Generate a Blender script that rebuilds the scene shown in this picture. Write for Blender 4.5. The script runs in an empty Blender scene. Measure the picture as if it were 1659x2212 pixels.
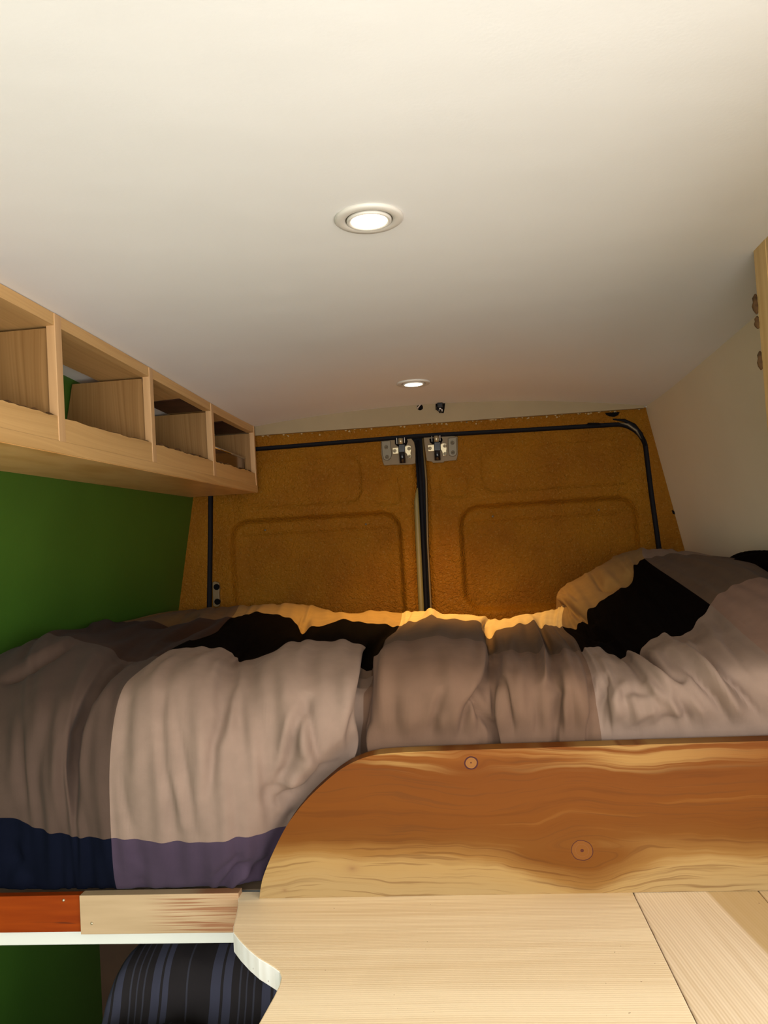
import bpy, bmesh, math, random
import numpy as np
from mathutils import Vector, Matrix
random.seed(7)
C = bpy.context.scene.collection
CZ = 1.36                      # eye height above the van floor; everything is built relative to the eye, then lifted
# ---------------------------------------------------------------- camera geometry
F = 1700.0
YAW, PITCH, ROLL = map(math.radians, (5.426, 2.323, -3.370))
_f = Vector((-math.sin(YAW)*math.cos(PITCH), math.cos(YAW)*math.cos(PITCH), math.sin(PITCH)))
_r = Vector((math.cos(YAW), math.sin(YAW), 0)); _u = _r.cross(_f)
_R = _r*math.cos(ROLL) + _u*math.sin(ROLL); _U = -_r*math.sin(ROLL) + _u*math.cos(ROLL)
def at(px, py, Y):             # measured photo point at distance Y towards the rear doors
    d = _f + _R*((px-829.5)/F) - _U*((py-1106)/F)
    return d*(Y/d.y)
# ---------------------------------------------------------------- object helpers
TOPS = []
def thing(name, label=None, cat=None, loc=(0,0,0), group=None):
    o = bpy.data.objects.new(name, None); C.objects.link(o); o.location = loc; o.empty_display_size = .05
    tag(o, label, cat, group); TOPS.append(o); return o
def tag(o, label=None, cat=None, group=None, kind=None):
    if label: o['label'] = label
    if cat: o['category'] = cat
    if group: o['group'] = group
    if kind: o['kind'] = kind
    return o
def wloc(o):
    v = Vector((0,0,0))
    while o: v += o.location; o = o.parent
    return v
def obj(name, bm, mat, parent=None, smooth=False, base=None, bevel=0, bsub=2, subsurf=0):
    """vertices are given in scene coordinates; origin goes to `base` or to the lowest centre"""
    vs = [v.co for v in bm.verts]
    if base is None:
        mn = [min(v[i] for v in vs) for i in range(3)]; mx = [max(v[i] for v in vs) for i in range(3)]
        base = Vector(((mn[0]+mx[0])/2, (mn[1]+mx[1])/2, mn[2]))
    base = Vector(base)
    bmesh.ops.translate(bm, verts=bm.verts, vec=-base)
    me = bpy.data.meshes.new(name); bm.to_mesh(me); bm.free()
    if isinstance(mat, (list, tuple)):
        for m in mat: me.materials.append(m)
    else: me.materials.append(mat)
    if smooth:
        for p in me.polygons: p.use_smooth = True
    o = bpy.data.objects.new(name, me); C.objects.link(o)
    if parent: o.parent = parent; o.location = base - wloc(parent)
    else: o.location = base; TOPS.append(o)
    if bevel:
        b = o.modifiers.new('bevel', 'BEVEL'); b.width = bevel; b.segments = bsub; b.limit_method = 'ANGLE'; b.angle_limit = math.radians(35)
        b.harden_normals = False
    if subsurf:
        s = o.modifiers.new('sub', 'SUBSURF'); s.levels = subsurf; s.render_levels = subsurf
    return o
def struct(name, bm, mat, **k):
    o = obj(name, bm, mat, **k); o['kind'] = 'structure'; return o
def B(): return bmesh.new()
def box(bm, x0, x1, y0, y1, z0, z1, mi=0):
    v = [bm.verts.new(p) for p in ((x0,y0,z0),(x1,y0,z0),(x1,y1,z0),(x0,y1,z0),(x0,y0,z1),(x1,y0,z1),(x1,y1,z1),(x0,y1,z1))]
    for f in ((0,3,2,1),(4,5,6,7),(0,1,5,4),(1,2,6,5),(2,3,7,6),(3,0,4,7)):
        q = bm.faces.new([v[i] for i in f]); q.material_index = mi
    return v
def hexa(bm, P8):
    v = [bm.verts.new(p) for p in P8]
    for f in ((0,3,2,1),(4,5,6,7),(0,1,5,4),(1,2,6,5),(2,3,7,6),(3,0,4,7)): bm.faces.new([v[i] for i in f])
def prism(bm, pts, axis, a0, a1):
    """closed outline in the plane perpendicular to `axis`, extruded from a0 to a1"""
    def mk(p, a):
        return {'x': (a, p[0], p[1]), 'y': (p[0], a, p[1]), 'z': (p[0], p[1], a)}[axis]
    A = [bm.verts.new(mk(p, a0)) for p in pts]; Z = [bm.verts.new(mk(p, a1)) for p in pts]
    n = len(pts)
    bm.faces.new(A); bm.faces.new(Z[::-1])
    for i in range(n): bm.faces.new((A[i], Z[i], Z[(i+1)%n], A[(i+1)%n]))
    bmesh.ops.recalc_face_normals(bm, faces=bm.faces)
def tube(bm, pts, r, n=10, cap=True, closed=False):
    pts = [Vector(p) for p in pts]; rings = []; up = Vector((0.3,0.2,1)).normalized()
    N = len(pts)
    for i, p in enumerate(pts):
        if closed: t = pts[(i+1)%N] - pts[i-1]
        else: t = pts[min(i+1,N-1)] - pts[max(i-1,0)]
        t.normalize(); a = t.cross(up)
        if a.length < 1e-3: a = t.cross(Vector((1,0,0)))
        a.normalize(); b = t.cross(a)
        rr = r[i] if isinstance(r, (list,tuple)) else r
        rings.append([bm.verts.new(p + (a*math.cos(k*2*math.pi/n) + b*math.sin(k*2*math.pi/n))*rr) for k in range(n)])
    for i in range(N if closed else N-1):
        A, Z = rings[i], rings[(i+1)%N]
        for k in range(n): bm.faces.new((A[k], A[(k+1)%n], Z[(k+1)%n], Z[k]))
    if cap and not closed:
        bm.faces.new(rings[0]); bm.faces.new(rings[-1][::-1])
    bmesh.ops.recalc_face_normals(bm, faces=bm.faces)
def lathe(bm, c, prof, axis='z', n=40):
    """prof: (radius, height) pairs turned about an axis through c"""
    c = Vector(c); rings = []
    for r, h in prof:
        ring = []
        for k in range(n):
            a = 2*math.pi*k/n; ca, sa = math.cos(a)*r, math.sin(a)*r
            ring.append(bm.verts.new(c + (Vector((ca,sa,h)) if axis == 'z' else Vector((ca,h,sa)))))
        rings.append(ring)
    for A, Z in zip(rings, rings[1:]):
        for k in range(n): bm.faces.new((A[k], A[(k+1)%n], Z[(k+1)%n], Z[k]))
    bm.faces.new(rings[0]); bm.faces.new(rings[-1][::-1])
    bmesh.ops.recalc_face_normals(bm, faces=bm.faces)
def gridmesh(bm, nu, nv, fn, mi=None, uv=False):
    V = [[bm.verts.new(fn(i/nu, j/nv)) for i in range(nu+1)] for j in range(nv+1)]
    for j in range(nv):
        for i in range(nu):
            q = bm.faces.new((V[j][i], V[j][i+1], V[j+1][i+1], V[j+1][i]))
            if mi: q.material_index = mi(i, j)
    return V
def sm(t): t = max(0., min(1., t)); return t*t*(3-2*t)
# ---------------------------------------------------------------- node helpers
class S:
    """a node socket (or number) one can calculate with"""
    def __init__(s, nt, sock): s.nt, s.k = nt, sock
    def _m(s, op, *o):
        n = s.nt.nodes.new('ShaderNodeMath'); n.operation = op
        for i, a in enumerate((s,)+o):
            if isinstance(a, S): s.nt.links.new(a.k, n.inputs[i])
            else: n.inputs[i].default_value = a
        return S(s.nt, n.outputs[0])
    def __add__(s, o): return s._m('ADD', o)
    __radd__ = __add__
    def __sub__(s, o): return s._m('SUBTRACT', o)
    def __mul__(s, o): return s._m('MULTIPLY', o)
    __rmul__ = __mul__
    def __truediv__(s, o): return s._m('DIVIDE', o)
    def exp(s): return s._m('EXPONENT')
    def tanh(s): return s._m('TANH')
    def abs(s): return s._m('ABSOLUTE')
    def sq(s): return s._m('MULTIPLY', s)
    def sin(s): return s._m('SINE')
    def frac(s): return s._m('FRACT')
    def sqrt(s): return s._m('SQRT')
    def lt(s, v): return s._m('LESS_THAN', v)
    def gt(s, v): return s._m('GREATER_THAN', v)
    def mx(s, v): return s._m('MAXIMUM', v)
    def mn(s, v): return s._m('MINIMUM', v)
    def step(s, a, b):
        n = s.nt.nodes.new('ShaderNodeMapRange'); n.interpolation_type = 'SMOOTHSTEP'
        s.nt.links.new(s.k, n.inputs[0]); n.inputs[1].default_value = a; n.inputs[2].default_value = b
        return S(s.nt, n.outputs[0])
def new_mat(name, rough=.6, spec=.4, metal=0, color=(.5,.5,.5)):
    m = bpy.data.materials.new(name); m.use_nodes = True
    b = m.node_tree.nodes['Principled BSDF']
    b.inputs['Roughness'].default_value = rough; b.inputs['Specular IOR Level'].default_value = spec
    b.inputs['Metallic'].default_value = metal; b.inputs['Base Color'].default_value = (*color, 1)
    return m, m.node_tree, b
def coord(nt, kind='Object'):
    t = nt.nodes.new('ShaderNodeTexCoord'); sp = nt.nodes.new('ShaderNodeSeparateXYZ')
    nt.links.new(t.outputs[kind], sp.inputs[0])
    return t.outputs[kind], S(nt, sp.outputs[0]), S(nt, sp.outputs[1]), S(nt, sp.outputs[2])
def vec(nt, x, y, z):
    n = nt.nodes.new('ShaderNodeCombineXYZ')
    for i, a in enumerate((x,y,z)):
        if isinstance(a, S): nt.links.new(a.k, n.inputs[i])
        else: n.inputs[i].default_value = a
    return n.outputs[0]
def noise(nt, v, scale, detail=3, rough=.5, dist=0):
    n = nt.nodes.new('ShaderNodeTexNoise'); nt.links.new(v, n.inputs['Vector'])
    n.inputs['Scale'].default_value = scale; n.inputs['Detail'].default_value = detail
    n.inputs['Roughness'].default_value = rough; n.inputs['Distortion'].default_value = dist
    return S(nt, n.outputs[0])
def ramp(nt, s, stops):
    n = nt.nodes.new('ShaderNodeValToRGB'); nt.links.new(s.k, n.inputs[0]); e = n.color_ramp.elements
    while len(e) < len(stops): e.new(.5)
    for a, (p, c) in zip(e, stops): a.position = p; a.color = (*c, 1)
    return n.outputs[0]
def mix(nt, fac, a, b, mode='MIX'):
    n = nt.nodes.new('ShaderNodeMix'); n.data_type = 'RGBA'; n.blend_type = mode
    for i, v in ((0, fac), (6, a), (7, b)):
        if isinstance(v, S): nt.links.new(v.k, n.inputs[i])
        elif isinstance(v, bpy.types.NodeSocket): nt.links.new(v, n.inputs[i])
        elif isinstance(v, (int, float)): n.inputs[i].default_value = v
        else: n.inputs[i].default_value = (*v, 1)
    return n.outputs[2]
def bump(nt, b, s, strength, dist=.01, prev=None):
    n = nt.nodes.new('ShaderNodeBump'); nt.links.new(s.k, n.inputs['Height'])
    n.inputs['Strength'].default_value = strength; n.inputs['Distance'].default_value = dist
    if prev: nt.links.new(prev, n.inputs['Normal'])
    nt.links.new(n.outputs[0], b.inputs['Normal']); return n.outputs[0]
def srgb(r, g, b):
    f = lambda c: (c/255/12.92 if c/255 <= .04045 else ((c/255+.055)/1.055)**2.4)
    return (f(r), f(g), f(b))
def plain(name, col, rough=.6, spec=.4, metal=0, var=.06, sc=12, bp=0, bsc=60):
    m, nt, b = new_mat(name, rough, spec, metal, col)
    v, x, y, z = coord(nt); n = noise(nt, v, sc, 4)
    lo = tuple(c*(1-var) for c in col); hi = tuple(min(1, c*(1+var)) for c in col)
    nt.links.new(ramp(nt, n, [(.3, lo), (.7, hi)]), b.inputs['Base Color'])
    if bp: bump(nt, b, noise(nt, v, bsc, 4), bp, .002)
    return m
def wood(name, lo, hi, axis='x', lines=120, rough=.5, spec=.35, contrast=1., ringscale=1., bp=.15, seed=0., spots=False):
    """planed softwood: fine growth lines along `axis`, broad tone bands"""
    m, nt, b = new_mat(name, rough, spec)
    v, x, y, z = coord(nt)
    a, p, q = {'x': (x,y,z), 'y': (y,x,z), 'z': (z,x,y)}[axis]
    w = noise(nt, vec(nt, a*1.2+seed, p*4, q*4), 1.6, 2)
    c = p + q*1.0 + w*.05
    fine = noise(nt, vec(nt, a*1.5+seed, c*lines, q*8), 1., 2, .6)
    broad = noise(nt, vec(nt, a*.8+seed, c*14*ringscale, 0.), 1., 2)
    g = fine*.55*contrast + broad*.45
    g = g + (1-contrast)*.275
    nt.links.new(ramp(nt, g, [(.33, lo), (.62, hi)]), b.inputs['Base Color'])
    if bp: bump(nt, b, fine, bp, .0008)
    return m
# ---------------------------------------------------------------- materials
M = {}
def ceiling_mat():
    m, nt, b = new_mat('ceiling_paint', .55, .25); v, x, y, z = coord(nt)
    n = noise(nt, v, 3, 4); nt.links.new(ramp(nt, n, [(.3, (.71,.70,.685)), (.7, (.74,.73,.715))]), b.inputs['Base Color'])
    sp = noise(nt, vec(nt, x*3, y*6, z), 1.6, 2)
    n1 = bump(nt, b, sp, .07, .02); bump(nt, b, noise(nt, v, 260, 2), .12, .001, n1)
    return m
M['ceiling'] = ceiling_mat()
M['white_wall'] = plain('white_panel', (.62,.54,.40), .6, .25, var=.03, sc=4, bp=.1, bsc=150)
M['green'] = plain('green_paint', (.038,.105,.0105), .42, .4, var=.08, sc=5, bp=.08, bsc=140)
M['trim'] = plain('cream_trim', (.29,.22,.125), .6, .25, var=.04)
def foam_mat():
    m, nt, b = new_mat('ochre_spray_coating', .6, .12); v, x, y, z = coord(nt)
    n = noise(nt, v, 9, 4); fl = noise(nt, v, 190, 2)
    base = ramp(nt, n, [(.3, (.20,.072,.0025)), (.7, (.245,.098,.0035))])
    c = mix(nt, fl.step(.60, .70)*.5, base, (.28,.15,.03))
    nt.links.new(c, b.inputs['Base Color'])
    big = noise(nt, v, 120, 3, .55, .6); small = noise(nt, v, 260, 2)
    # the coat is laid on thicker over the lower half of the doors
    h = (big*.8 + small*.25)
    bump(nt, b, h, 1., .008); return m
M['foam'] = foam_mat()
M['rubber'] = plain('black_rubber', (.0045,.004,.006), .7, .15)
M['olive'] = plain('olive_rubber', (.20,.155,.05), .5, .4)
M['void'] = plain('dark_cavity', (.004,.003,.003), .9, .1)
M['cream_metal'] = plain('cream_body_paint', (.15,.095,.032), .5, .45)
M['zinc'] = plain('zinc_steel', (.45,.38,.24), .35, .5, .7)
M['grey_cast'] = plain('grey_cast_metal', (.14,.115,.075), .5, .5, .5)
M['screw'] = plain('screw_steel', (.30,.26,.18), .4, .5, .7)
M['chrome'] = plain('chrome', (.75,.75,.75), .15, .5, 1)
M['bolt_black'] = plain('black_gloss', (.006,.006,.008), .18, .5)
M['lamp_white'] = plain('lamp_enamel', (.62,.59,.54), .3, .45)
def emis(name, col, s):
    m = bpy.data.materials.new(name); m.use_nodes = True; nt = m.node_tree; nt.nodes.clear()
    e = nt.nodes.new('ShaderNodeEmission'); o = nt.nodes.new('ShaderNodeOutputMaterial')
    e.inputs[0].default_value = (*col, 1); e.inputs[1].default_value = s; nt.links.new(e.outputs[0], o.inputs[0]); return m
M['glow'] = emis('lamp_glow', (1, .88, .66), 9)
SH = dict(lo=(.42,.245,.088), hi=(.56,.345,.14))
M['shelf_x'] = wood('pale_pine_x', axis='x', lines=150, rough=.45, seed=3, **SH)
M['shelf_y'] = wood('pale_pine_y', axis='y', lines=150, rough=.42, seed=1, **SH)
M['stile_z'] = wood('pale_pine_z', axis='z', lines=60, rough=.45, seed=2, lo=(.46,.27,.12), hi=(.56,.345,.165))
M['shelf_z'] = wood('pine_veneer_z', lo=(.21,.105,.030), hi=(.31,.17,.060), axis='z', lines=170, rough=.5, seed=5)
def varnish_under():
    m, nt, b = new_mat('varnished_underside', .32, .5); v, x, y, z = coord(nt)
    n = noise(nt, vec(nt, x*9, y*3, 0.), 1.3, 3, .5, .4)
    nt.links.new(ramp(nt, n, [(.35, (.60,.29,.085)), (.52, (.74,.42,.16)), (.75, (.60,.30,.09))]), b.inputs['Base Color'])
    bump(nt, b, noise(nt, vec(nt, x*8, y*4, 0.), 1.4, 2), .2, .01); return m
M['under'] = varnish_under()
M['bark'] = plain('bark_edge', (.10,.05,.018), .8, .2, var=.6, sc=60, bp=.6, bsc=120)
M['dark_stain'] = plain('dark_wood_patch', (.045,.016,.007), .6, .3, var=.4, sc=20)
M['cab'] = wood('golden_pine_y', (.50,.31,.12), (.60,.40,.18), 'y', 130, .45, seed=8)
M['cabz'] = wood('golden_pine_z', (.47,.28,.10), (.60,.40,.17), 'z', 130, .45, seed=9)
M['deck'] = wood('plain_board', (.25,.16,.09), (.32,.21,.12), 'x', 90, .6)
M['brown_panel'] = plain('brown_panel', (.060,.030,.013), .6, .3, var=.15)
M['mattress'] = plain('brown_mattress', (.05,.028,.018), .9, .1)
M['rail_white'] = plain('white_rail_paint', (.54,.54,.47), .4, .35, var=.02)
def worktop_mat(name, dirx, diry, lo, hi, seed, line=255., band=None):
    """spruce planks; growth lines run along (dirx, diry) in the plane of the top, end grain curls on the sawn edges"""
    m, nt, b = new_mat(name, .38, .35); v, x, y, z = coord(nt)
    a = x*dirx + y*diry; p = x*(-diry) + y*dirx
    w = noise(nt, vec(nt, a*1.3+seed, p*3, 0.), 1.3, 2)
    c = p + w*.028 + (z*z)*1.2
    ph = (c*line*6.283).sin()*.5+.5
    wob = noise(nt, vec(nt, a*2+seed, c*line*.6, 0.), 1., 2)
    fine = ph*.30 + wob*.70
    broad = noise(nt, vec(nt, a*.7+seed, p*9, 0.), 1., 3)
    fleck = noise(nt, vec(nt, x*60, y*60, z*60), 2.2, 1)
    g = fine*.42 + broad*.58
    c0 = ramp(nt, g, [(.36, lo), (.60, hi)])
    if band:
        p0, p1, col = band
        k = p.step(p0-.004, p0+.004)*(1-1*p.step(p1-.004, p1+.004)._m('MULTIPLY', 1.)) if False else p.step(p0-.004, p0+.004)
        c0 = mix(nt, k*.8, c0, col)
    c0 = mix(nt, fleck.gt(.79)*.7, c0, (.22,.12,.05))
    nt.links.new(c0, b.inputs['Base Color']); bump(nt, b, fine, .16, .0008); return m
M['top1'] = worktop_mat('spruce_plank', 1, 0, (.64,.46,.25), (.84,.68,.44), 2.)
M['top2'] = worktop_mat('spruce_plank_lengthwise', .12, -.993, (.64,.48,.29), (.84,.68,.47), 6., 255., (.091, 0, (.50,.33,.13)))
M['top3'] = worktop_mat('golden_plank', .12, -.993, (.53,.37,.18), (.65,.48,.27), 9.)
M['edge_daylit'] = worktop_mat('spruce_daylit_sawn_edge', 0, 1, (.80,.73,.66), (.92,.87,.82), 4., 70.)  # sawn edge whitened beyond the top: daylight on it is put into the colour
def guard_mat():
    """wide elm-like board: warm heartwood, pale sapwood below, two knots that push the grain aside"""
    m, nt, b = new_mat('knotty_board', .5, .08); v, x, y, z = coord(nt)
    def knot(g, kx, kz, A, sx, sz):
        dx = (x-kx)/sx; dz = z-kz
        s = (dz/.010).tanh()*(dx.sq()*-1).exp()*((dz.abs()/sz)*-1).exp()*A
        return g - s
    w = noise(nt, vec(nt, x*4, z*7, 0.), 1.3, 3)
    g = z + (w-.5)*.05
    gt = g + (((x-.137)/.075).sq()*-1).exp()*(z-(-.429)).step(.012,-.010)*.034
    gt = gt - (((x+.20)/.16).sq()*-1).exp()*.012
    g = knot(g, .137, -.429, .034, .055, .05)
    g = knot(g, -.005, -.305, .013, .026, .03)
    g = g + ((((x+.20)/.16).sq()*-1).exp())*-.012
    lines = noise(nt, vec(nt, x*3, g*210, 0.), 1., 3, .6)
    rings = (g*640).sin()*.5+.5
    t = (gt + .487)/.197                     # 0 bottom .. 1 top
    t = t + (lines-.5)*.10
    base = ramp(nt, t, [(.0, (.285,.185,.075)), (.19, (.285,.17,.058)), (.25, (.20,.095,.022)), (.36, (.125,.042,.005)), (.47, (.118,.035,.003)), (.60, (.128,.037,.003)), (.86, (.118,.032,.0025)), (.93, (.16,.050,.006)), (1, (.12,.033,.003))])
    fl1 = noise(nt, vec(nt, x*2.2+5, g*70, 0.), 1., 4, .65)
    base = mix(nt, fl1.step(.52,.68)*.40, base, (.075,.020,.002), 'MIX')
    base = mix(nt, fl1.step(.42,.30)*.28, base, (.21,.085,.015))
    fl2 = noise(nt, vec(nt, x*6, g*240, 0.), 1., 2)
    base = mix(nt, fl2.step(.56,.66)*.45, base, (.085,.028,.005))
    # pale streaks near the upper edge
    st = noise(nt, vec(nt, x*2+3, g*110, 0.), 1.2, 3)
    top = t.step(.80,.90)
    p1 = (((x+.105)/.055).sq()*-1).exp() + (((x-.20)/.15).sq()*-1).exp()*.8
    base = mix(nt, top*p1*st.step(.40,.58)*.75, base, (.34,.20,.06))
    for kx, kz, r in ((.137,-.429,.0145), (-.005,-.307,.0095)):
        d = ((x-kx).sq() + ((z-kz)*1.05).sq()).sqrt() + (noise(nt, v, 50, 2)-.5)*.004
        base = mix(nt, (1-1*d.step(r*.85, r*1.0).k.node.outputs[0].default_value if False else d.lt(r)), base, (.145,.050,.008) if r > .012 else (.20,.082,.018))
        ring = d.lt(r)*d.gt(r*(.80 if r < .012 else .93))
        base = mix(nt, ring, base, (.045,.012,.010))
        base = mix(nt, d.lt(r*.14), base, (.06,.015,.008))
        ring2 = d.lt(r*.62)*d.gt(r*.55); base = mix(nt, ring2*.5, base, (.16,.06,.02))
    for kx, kz, r in ((-.275,-.475,.0035), (-.178,-.447,.007)):
        d = ((x-kx).sq() + ((z-kz)*1.6).sq()).sqrt()
        base = mix(nt, (d/r*-1).exp()*.6, base, (.16,.07,.03))
    nt.links.new(base, b.inputs['Base Color']); bump(nt, b, lines, .12, .0008); return m
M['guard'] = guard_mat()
def red_mat():
    m, nt, b = new_mat('red_brown_hardwood', .4, .12); v, x, y, z = coord(nt)
    g = noise(nt, vec(nt, x*5, z*60, 0.), 1.3, 3, .5, .3)
    base = ramp(nt, g, [(.3, (.15,.020,.0015)), (.7, (.215,.035,.0025))])
    k = noise(nt, vec(nt, x*9+1, z*110, 0.), 1., 2).step(.62,.72)*z.step(.030,.018)
    base = mix(nt, k*.85, base, (.06,.012,.004)); nt.links.new(base, b.inputs['Base Color']); return m
M['red'] = red_mat()
def ridged_mat():
    m, nt, b = new_mat('ridged_plank', .55, .3); v, x, y, z = coord(nt)
    n = noise(nt, vec(nt, x*3, z*10, 0.), 1.2, 2)
    right = x.step(-.03, .05)
    ln = noise(nt, vec(nt, x*5, (z+n*.004)*330, 0.), 1., 2, .5)
    base = ramp(nt, noise(nt, vec(nt, x*5, z*50, 0.), 1., 3), [(.3, (.30,.205,.105)), (.7, (.38,.265,.145))])
    base = mix(nt, ln.step(.54,.44)*right*.9, base, (.20,.075,.028))
    base = mix(nt, x.step(.03,.16)*.55, base, (.33,.145,.06))
    nt.links.new(base, b.inputs['Base Color']); bump(nt, b, ln*right, .5, .002); return m
M['ridged'] = ridged_mat()
def fabric(name, col, sheen=.25):
    m, nt, b = new_mat(name, .9, .12 if max(col) > .05 else .02)
    v, x, y, z = coord(nt)
    b.inputs['Sheen Weight'].default_value = min(sheen, .02) if max(col) > .03 else 0; b.inputs['Sheen Roughness'].default_value = .5
    n = noise(nt, v, 30, 4); lo = tuple(c*.93 for c in col); hi = tuple(min(1,c*1.06) for c in col)
    nt.links.new(ramp(nt, n, [(.3, lo), (.7, hi)]), b.inputs['Base Color'])
    # crumple of the cotton: stretched down the drape (surface parameter coordinates)
    uvv, uu, vv, _ = coord(nt, 'UV')
    cr = noise(nt, vec(nt, uu*1.5, vv*.42, 0.), 1.6, 3, .55, .6)
    cr2 = noise(nt, v, 17, 4, .6, .8)
    p = bump(nt, b, cr, .09, .02); p = bump(nt, b, cr2, .16, .004, p)
    bump(nt, b, noise(nt, v, 900, 1), .15, .0005, p)
    return m
FB = [fabric('cotton_light_beige', (.190,.130,.097)), fabric('cotton_taupe', (.122,.070,.044)), fabric('cotton_mauve', (.185,.108,.076)),
      fabric('cotton_purple_grey', (.046,.031,.048), .1), fabric('cotton_navy', (.003,.004,.009), .02), fabric('cotton_dark_brown', (.034,.015,.007), .03),
      fabric('cotton_black', (.0022,.0011,.0010), .0), fabric('cotton_dark_taupe', (.075,.043,.024), .05), fabric('cotton_gold_tan', (.20,.115,.036)),
      fabric('cotton_grey_taupe', (.056,.035,.025)), fabric('cotton_lamplit_cream', (.46,.34,.17)), fabric('cotton_ochre', (.27,.165,.052)), fabric('cotton_dull_tan', (.12,.063,.018))]  # cream patch is lightened: the far lamp's pool of light is in its colour
LB, TP, MV, PG, NV, DB, BK, DT, GT, GY, CR, OC, DU = range(13)
def stripe_mat():
    m, nt, b = new_mat('striped_ticking', .85, .15); uvv, u, w, _ = coord(nt, 'UV')
    f = (u*3.35+.12).frac()            # repeat
    def bar(a, c): return f.gt(a)*f.lt(c)
    wide = bar(.12,.21) + bar(.235,.31) + bar(.58,.66) + bar(.685,.74)
    thin = bar(.38,.395) + bar(.44,.452) + bar(.50,.515) + bar(.90,.915)
    n = noise(nt, uvv, 40, 3)
    c = mix(nt, wide.mn(1.), (.016,.013,.013), (.038,.038,.056)); c = mix(nt, thin.mn(1.)*.5, c, (.05,.052,.07))
    nt.links.new(c, b.inputs['Base Color']); bump(nt, b, n, .3, .004); return m
M['stripe'] = stripe_mat()
M['floor'] = plain('vinyl_floor', (.38,.34,.29), .5, .3)
# ---------------------------------------------------------------- the setting
def XR(Y): return .545 + (2.3-Y)*.030            # seam between ceiling and right wall
def XL(Y): return -.21 - XR(Y) + .0
def ZC(X, Y):
    k = sm((Y-.9)/1.4)
    return .402 - .068*k*((X+.105)/.75)**2 - .004*sm((Y-1.5)/.8)
def xw(side, Y, z):
    s = XR(Y) if side > 0 else XL(Y); dz = max(0., .36-max(z, -.30))
    return s + side*dz*(.19 if side > 0 else .185)
Y0, Y1 = -.75, 2.3; FRONT0 = -.72
bm = B()
def cf(u, v):
    Y = Y0 + (Y1+.02-Y0)*v; X = XL(Y)-.03 + (XR(Y)-XL(Y)+.06)*u; return (X, Y, ZC(min(max(X,XL(Y)),XR(Y)), Y))
lo = gridmesh(bm, 60, 110, cf); hi = gridmesh(bm, 2, 2, lambda u, v: (lambda p: (p[0], p[1], .44))(cf(u, v)))
for e in ((lo[0][0], lo[0][-1], hi[0][-1], hi[0][0]), (lo[-1][0], lo[-1][-1], hi[-1][-1], hi[-1][0])): bm.faces.new(e)
struct('ceiling', bm, M['ceiling'], smooth=True)
def wall(side, mat, name, ya, zlo, zhi, smooth=True):
    bm = B()
    def fn(u, v, off=0):
        Y = ya + (Y1-ya)*u; z = zlo + (zhi(Y)-zlo)*v; return (xw(side, Y, z)+off*side, Y, z)
    a = gridmesh(bm, 40, 40, fn); o = gridmesh(bm, 40, 40, lambda u, v: fn(u, v, .04))
    n = 40
    for i in range(n):
        for A, Z in ((a[0], o[0]), (a[n], o[n])): bm.faces.new((A[i], A[i+1], Z[i+1], Z[i]))
        for k in (0, n): bm.faces.new((a[i][k], a[i+1][k], o[i+1][k], o[i][k]))
    bmesh.ops.recalc_face_normals(bm, faces=bm.faces)
    return struct(name, bm, mat, smooth=False)
wr = wall(1, M['white_wall'], 'wall_right', .60, -1.36, lambda Y: ZC(XR(Y), Y)+.004)
wl = wall(-1, M['green'], 'wall_left', Y0, -1.36, lambda Y: ZC(XL(Y), Y)+.004)
for o in (wr, wl):
    for p in o.data.polygons: p.use_smooth = True
    mm = o.modifiers.new('e', 'EDGE_SPLIT'); mm.split_angle = math.radians(40)
# strip of the right wall over the sliding-door opening
bm = B(); box(bm, .58, .68, Y0, .60, .24, .43); struct('trim_3', bm, M['white_wall'])
bm = B(); box(bm, -.95, .75, Y0, 2.45, -1.40, -1.36); struct('floor', bm, M['floor'])
bm = B(); box(bm, -.95, .80, Y0-.03, Y0, -1.36, FRONT0); struct('front_light_stop', bm, M['white_wall'])  # unseen low wall behind the camera, added to cut daylight reaching the rear
# rear body frame with the door opening
def opening(n=96):
    pts = []
    def arc(cx, cz, r, a0, a1, k=12):
        for i in range(k+1):
            a = math.radians(a0+(a1-a0)*i/k); pts.append((cx+r*math.cos(a), cz+r*math.sin(a)))
    pts.append((.588, -.60)); pts.append((.566, -.16)); pts.append((.5585, -.03)); pts.append((.550, .10))
    arc(.462, .222, .083, 10, 90)
    pts.append((.20, .308)); pts.append((-.10, .313)); pts.append((-.50, .309))
    arc(-.655, .225, .083, 90, 172)
    pts.append((-.748, .05)); pts.append((-.762, -.16)); pts.append((-.782, -.60))
    pts.append((-.78, -1.2)); pts.append((.59, -1.2))
    return pts
op = opening()
def outer(p):
    x, z = p; cx, cz = -.105, -.1
    dx, dz = x-cx, z-cz
    z_top, z_bot = .345, -1.36
    t = 1e9
    if dx > 0: t = min(t, (.79-cx)/dx)
    if dx < 0: t = min(t, (-.99-cx)/dx)
    if dz > 0: t = min(t, (z_top-cz)/dz)
    if dz < 0: t = min(t, (z_bot-cz)/dz)
    X, Z = cx+dx*t, cz+dz*t
    X = min(X, xw(1, 2.3, Z)+.012); X = max(X, xw(-1, 2.3, Z)-.012)
    return (X, Z)
ou = [outer(p) for p in op]
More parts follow.
